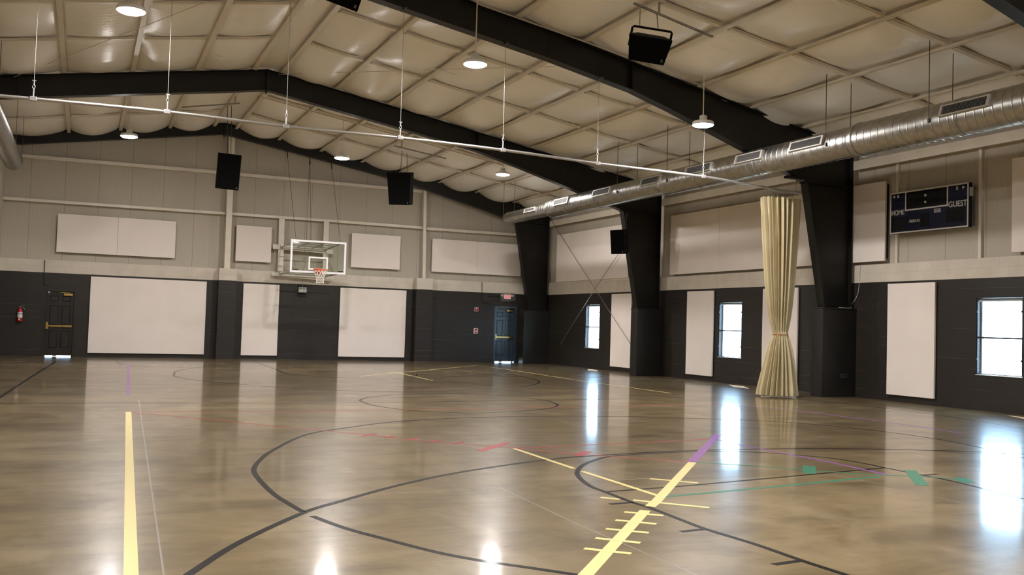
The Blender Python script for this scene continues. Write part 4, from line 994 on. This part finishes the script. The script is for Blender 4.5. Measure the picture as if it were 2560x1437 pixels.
# conduit above the door
mb = MB(); pts = [P(u, v, 1, YB-.02) for u, v in ((1205, 705), (1205, 752), (1210, 758), (1230, 759), (1240, 764))]
mb.tube(pts, .012, 6); tag(mb.build('conduit', 'conduit_dark'), 'thin dark conduit dropping to the frame of the right exit door', 'conduit')
mb = MB(); pts = [P(u, v, 1, YB-.025) for u, v in ((1222, 740), (1250, 740))]; mb.tube(pts, .02, 8)
tag(mb.build('conduit', 'conduit_dark'), 'short level conduit joining the exit sign guard from the left', 'conduit')
mb = MB(); pts = [P(u, v, 1, YB-.02) for u, v in ((112, 650), (110, 706), (112, 712), (122, 713))]
mb.tube(pts, .012, 6); tag(mb.build('conduit', 'conduit_dark'), 'thin conduit dropping to the frame of the left door', 'conduit')
# strobe
q = P(1192, 773, 1, YB-.05)
r = root('fire_strobe', (q.x, YB, q.z), 'red fire alarm strobe in a clear guard left of the right door', 'fire alarm')
mb = MB(); mb.box(q.x-.09, q.x+.09, YB-.025, YB, q.z-.085, q.z+.085); mb.build('base_plate', 'galv_dull', r, .01)
mb = MB(); mb.box(q.x-.06, q.x+.06, YB-.06, YB-.025, q.z-.06, q.z+.06); mb.build('horn_body', 'red', r, .012)
mb = MB(); mb.lathe((q.x-.02, YB-.06, q.z+.03), (0, -1, 0), [(.03, 0), (.026, .02), (0, .028)], 14); mb.build('strobe_lens', 'label_white', r)
for sx_ in (-1, 1):
    for sz_ in (-1, 1):
        mb = MB(); mb.lathe((q.x+sx_*.07, YB-.025, q.z+sz_*.068), (0, -1, 0), [(.018, 0), (.018, .02), (0, .024)], 10); mb.build('guard_standoff', 'chrome', r)
# pull station
q = P(1190, 827, 1, YB-.05)
r = root('fire_pull_station', (q.x, YB, q.z), 'red fire alarm pull station in a clear cover below the strobe', 'fire alarm')
mb = MB(); mb.box(q.x-.08, q.x+.08, YB-.02, YB, q.z-.105, q.z+.105); mb.build('cover_base', 'label_white', r, .01)
mb = MB(); mb.box(q.x-.055, q.x+.055, YB-.06, YB-.02, q.z-.08, q.z+.085); st = mb.build('station_body', 'red', r, .008)
mb = MB(); mb.box(q.x-.03, q.x+.03, YB-.075, YB-.06, q.z-.03, q.z+.01); mb.build('pull_handle', 'label_white', st)
for s in (-1, 1):
    mb = MB(); mb.box(q.x+s*.068-.008, q.x+s*.068+.008, YB-.065, YB-.02, q.z-.095, q.z+.095); mb.build('cover_rail', 'label_white', r)
# round knob plate
q = P(1213.5, 829, 1, YB-.03)
mb = MB(); mb.lathe((q.x, YB, q.z), (0, -1, 0), [(.04, 0), (.04, .02), (.028, .035), (0, .037)], 18); tag(mb.build('key_switch', 'conduit_dark'), 'small round dark switch between the pull station and the right door', 'switch')
# fire extinguisher
q = P(49.5, 785, 1, YB-.12)
r = root('fire_extinguisher', (q.x, YB-.1, q.z-.22), 'red fire extinguisher hung on the dark wall left of the left door', 'fire extinguisher')
z0 = q.z-.235; yx = YB-.1
mb = MB(); mb.lathe((q.x, yx, z0), (0, 0, 1), [(0, 0), (.06, .0), (.072, .012), (.075, .03), (.075, .34), (.066, .385), (.04, .415), (.022, .425), (.022, .445), (0, .445)], 24); mb.build('cylinder', 'red', r)
mb = MB(); mb.lathe((q.x, yx, z0), (0, 0, 1), [(.0765, .125), (.0765, .235)], 24); mb.lathe((q.x, yx, z0), (0, 0, 1), [(.0765, .255), (.0765, .3)], 24); mb.build('paper_label', 'label_white', r)
mb = MB(); mb.lathe((q.x, yx, z0), (0, 0, 1), [(.077, .238), (.079, .24), (.079, .25), (.077, .252)], 24); mb.build('strap_band', 'black', r)
mb = MB(); mb.obox((q.x-.01, yx-.076, z0+.075), (.018, 0, 0), (0, .002, 0), (0, 0, .025)); mb.build('inspection_tag', 'label_white', r)
mb = MB(); mb.box(q.x-.022, q.x+.022, yx-.03, yx+.03, z0+.445, z0+.475); mb.tube([(q.x-.02, yx-.01, z0+.475), (q.x+.04, yx-.03, z0+.5), (q.x+.12, yx-.05, z0+.515)], .01, 6); mb.tube([(q.x, yx-.02, z0+.46), (q.x+.07, yx-.05, z0+.445), (q.x+.14, yx-.05, z0+.39)], .009, 6); mb.build('valve_handle', 'chrome', r)
mb = MB(); mb.tube(smooth_path([Vector((q.x+.02, yx-.02, z0+.46)), Vector((q.x+.09, yx-.04, z0+.43)), Vector((q.x+.105, yx-.04, z0+.34)), Vector((q.x+.085, yx-.03, z0+.22))], 5), .011, 8); mb.build('hose', 'black', r)
mb = MB(); mb.box(q.x-.03, q.x+.03, YB-.03, YB, z0+.25, z0+.46); mb.build('wall_hook', 'black', r)
# loose white wire hanging down the block by the curtain column
mb = MB(); mb.tube(smooth_path([P(u, v, 0, XR-.025) for u, v in ((2150, 662), (2148, 690), (2147, 722), (2140, 745), (2128, 762))] + [Vector((16.2, 16.9, 2.055)), Vector((15.9, 16.95, 2.055))], 5), .006, 5)
tag(mb.build('loose_wire', 'label_white'), 'thin white wire hanging down the wall onto the pad beside the curtain', 'wire')
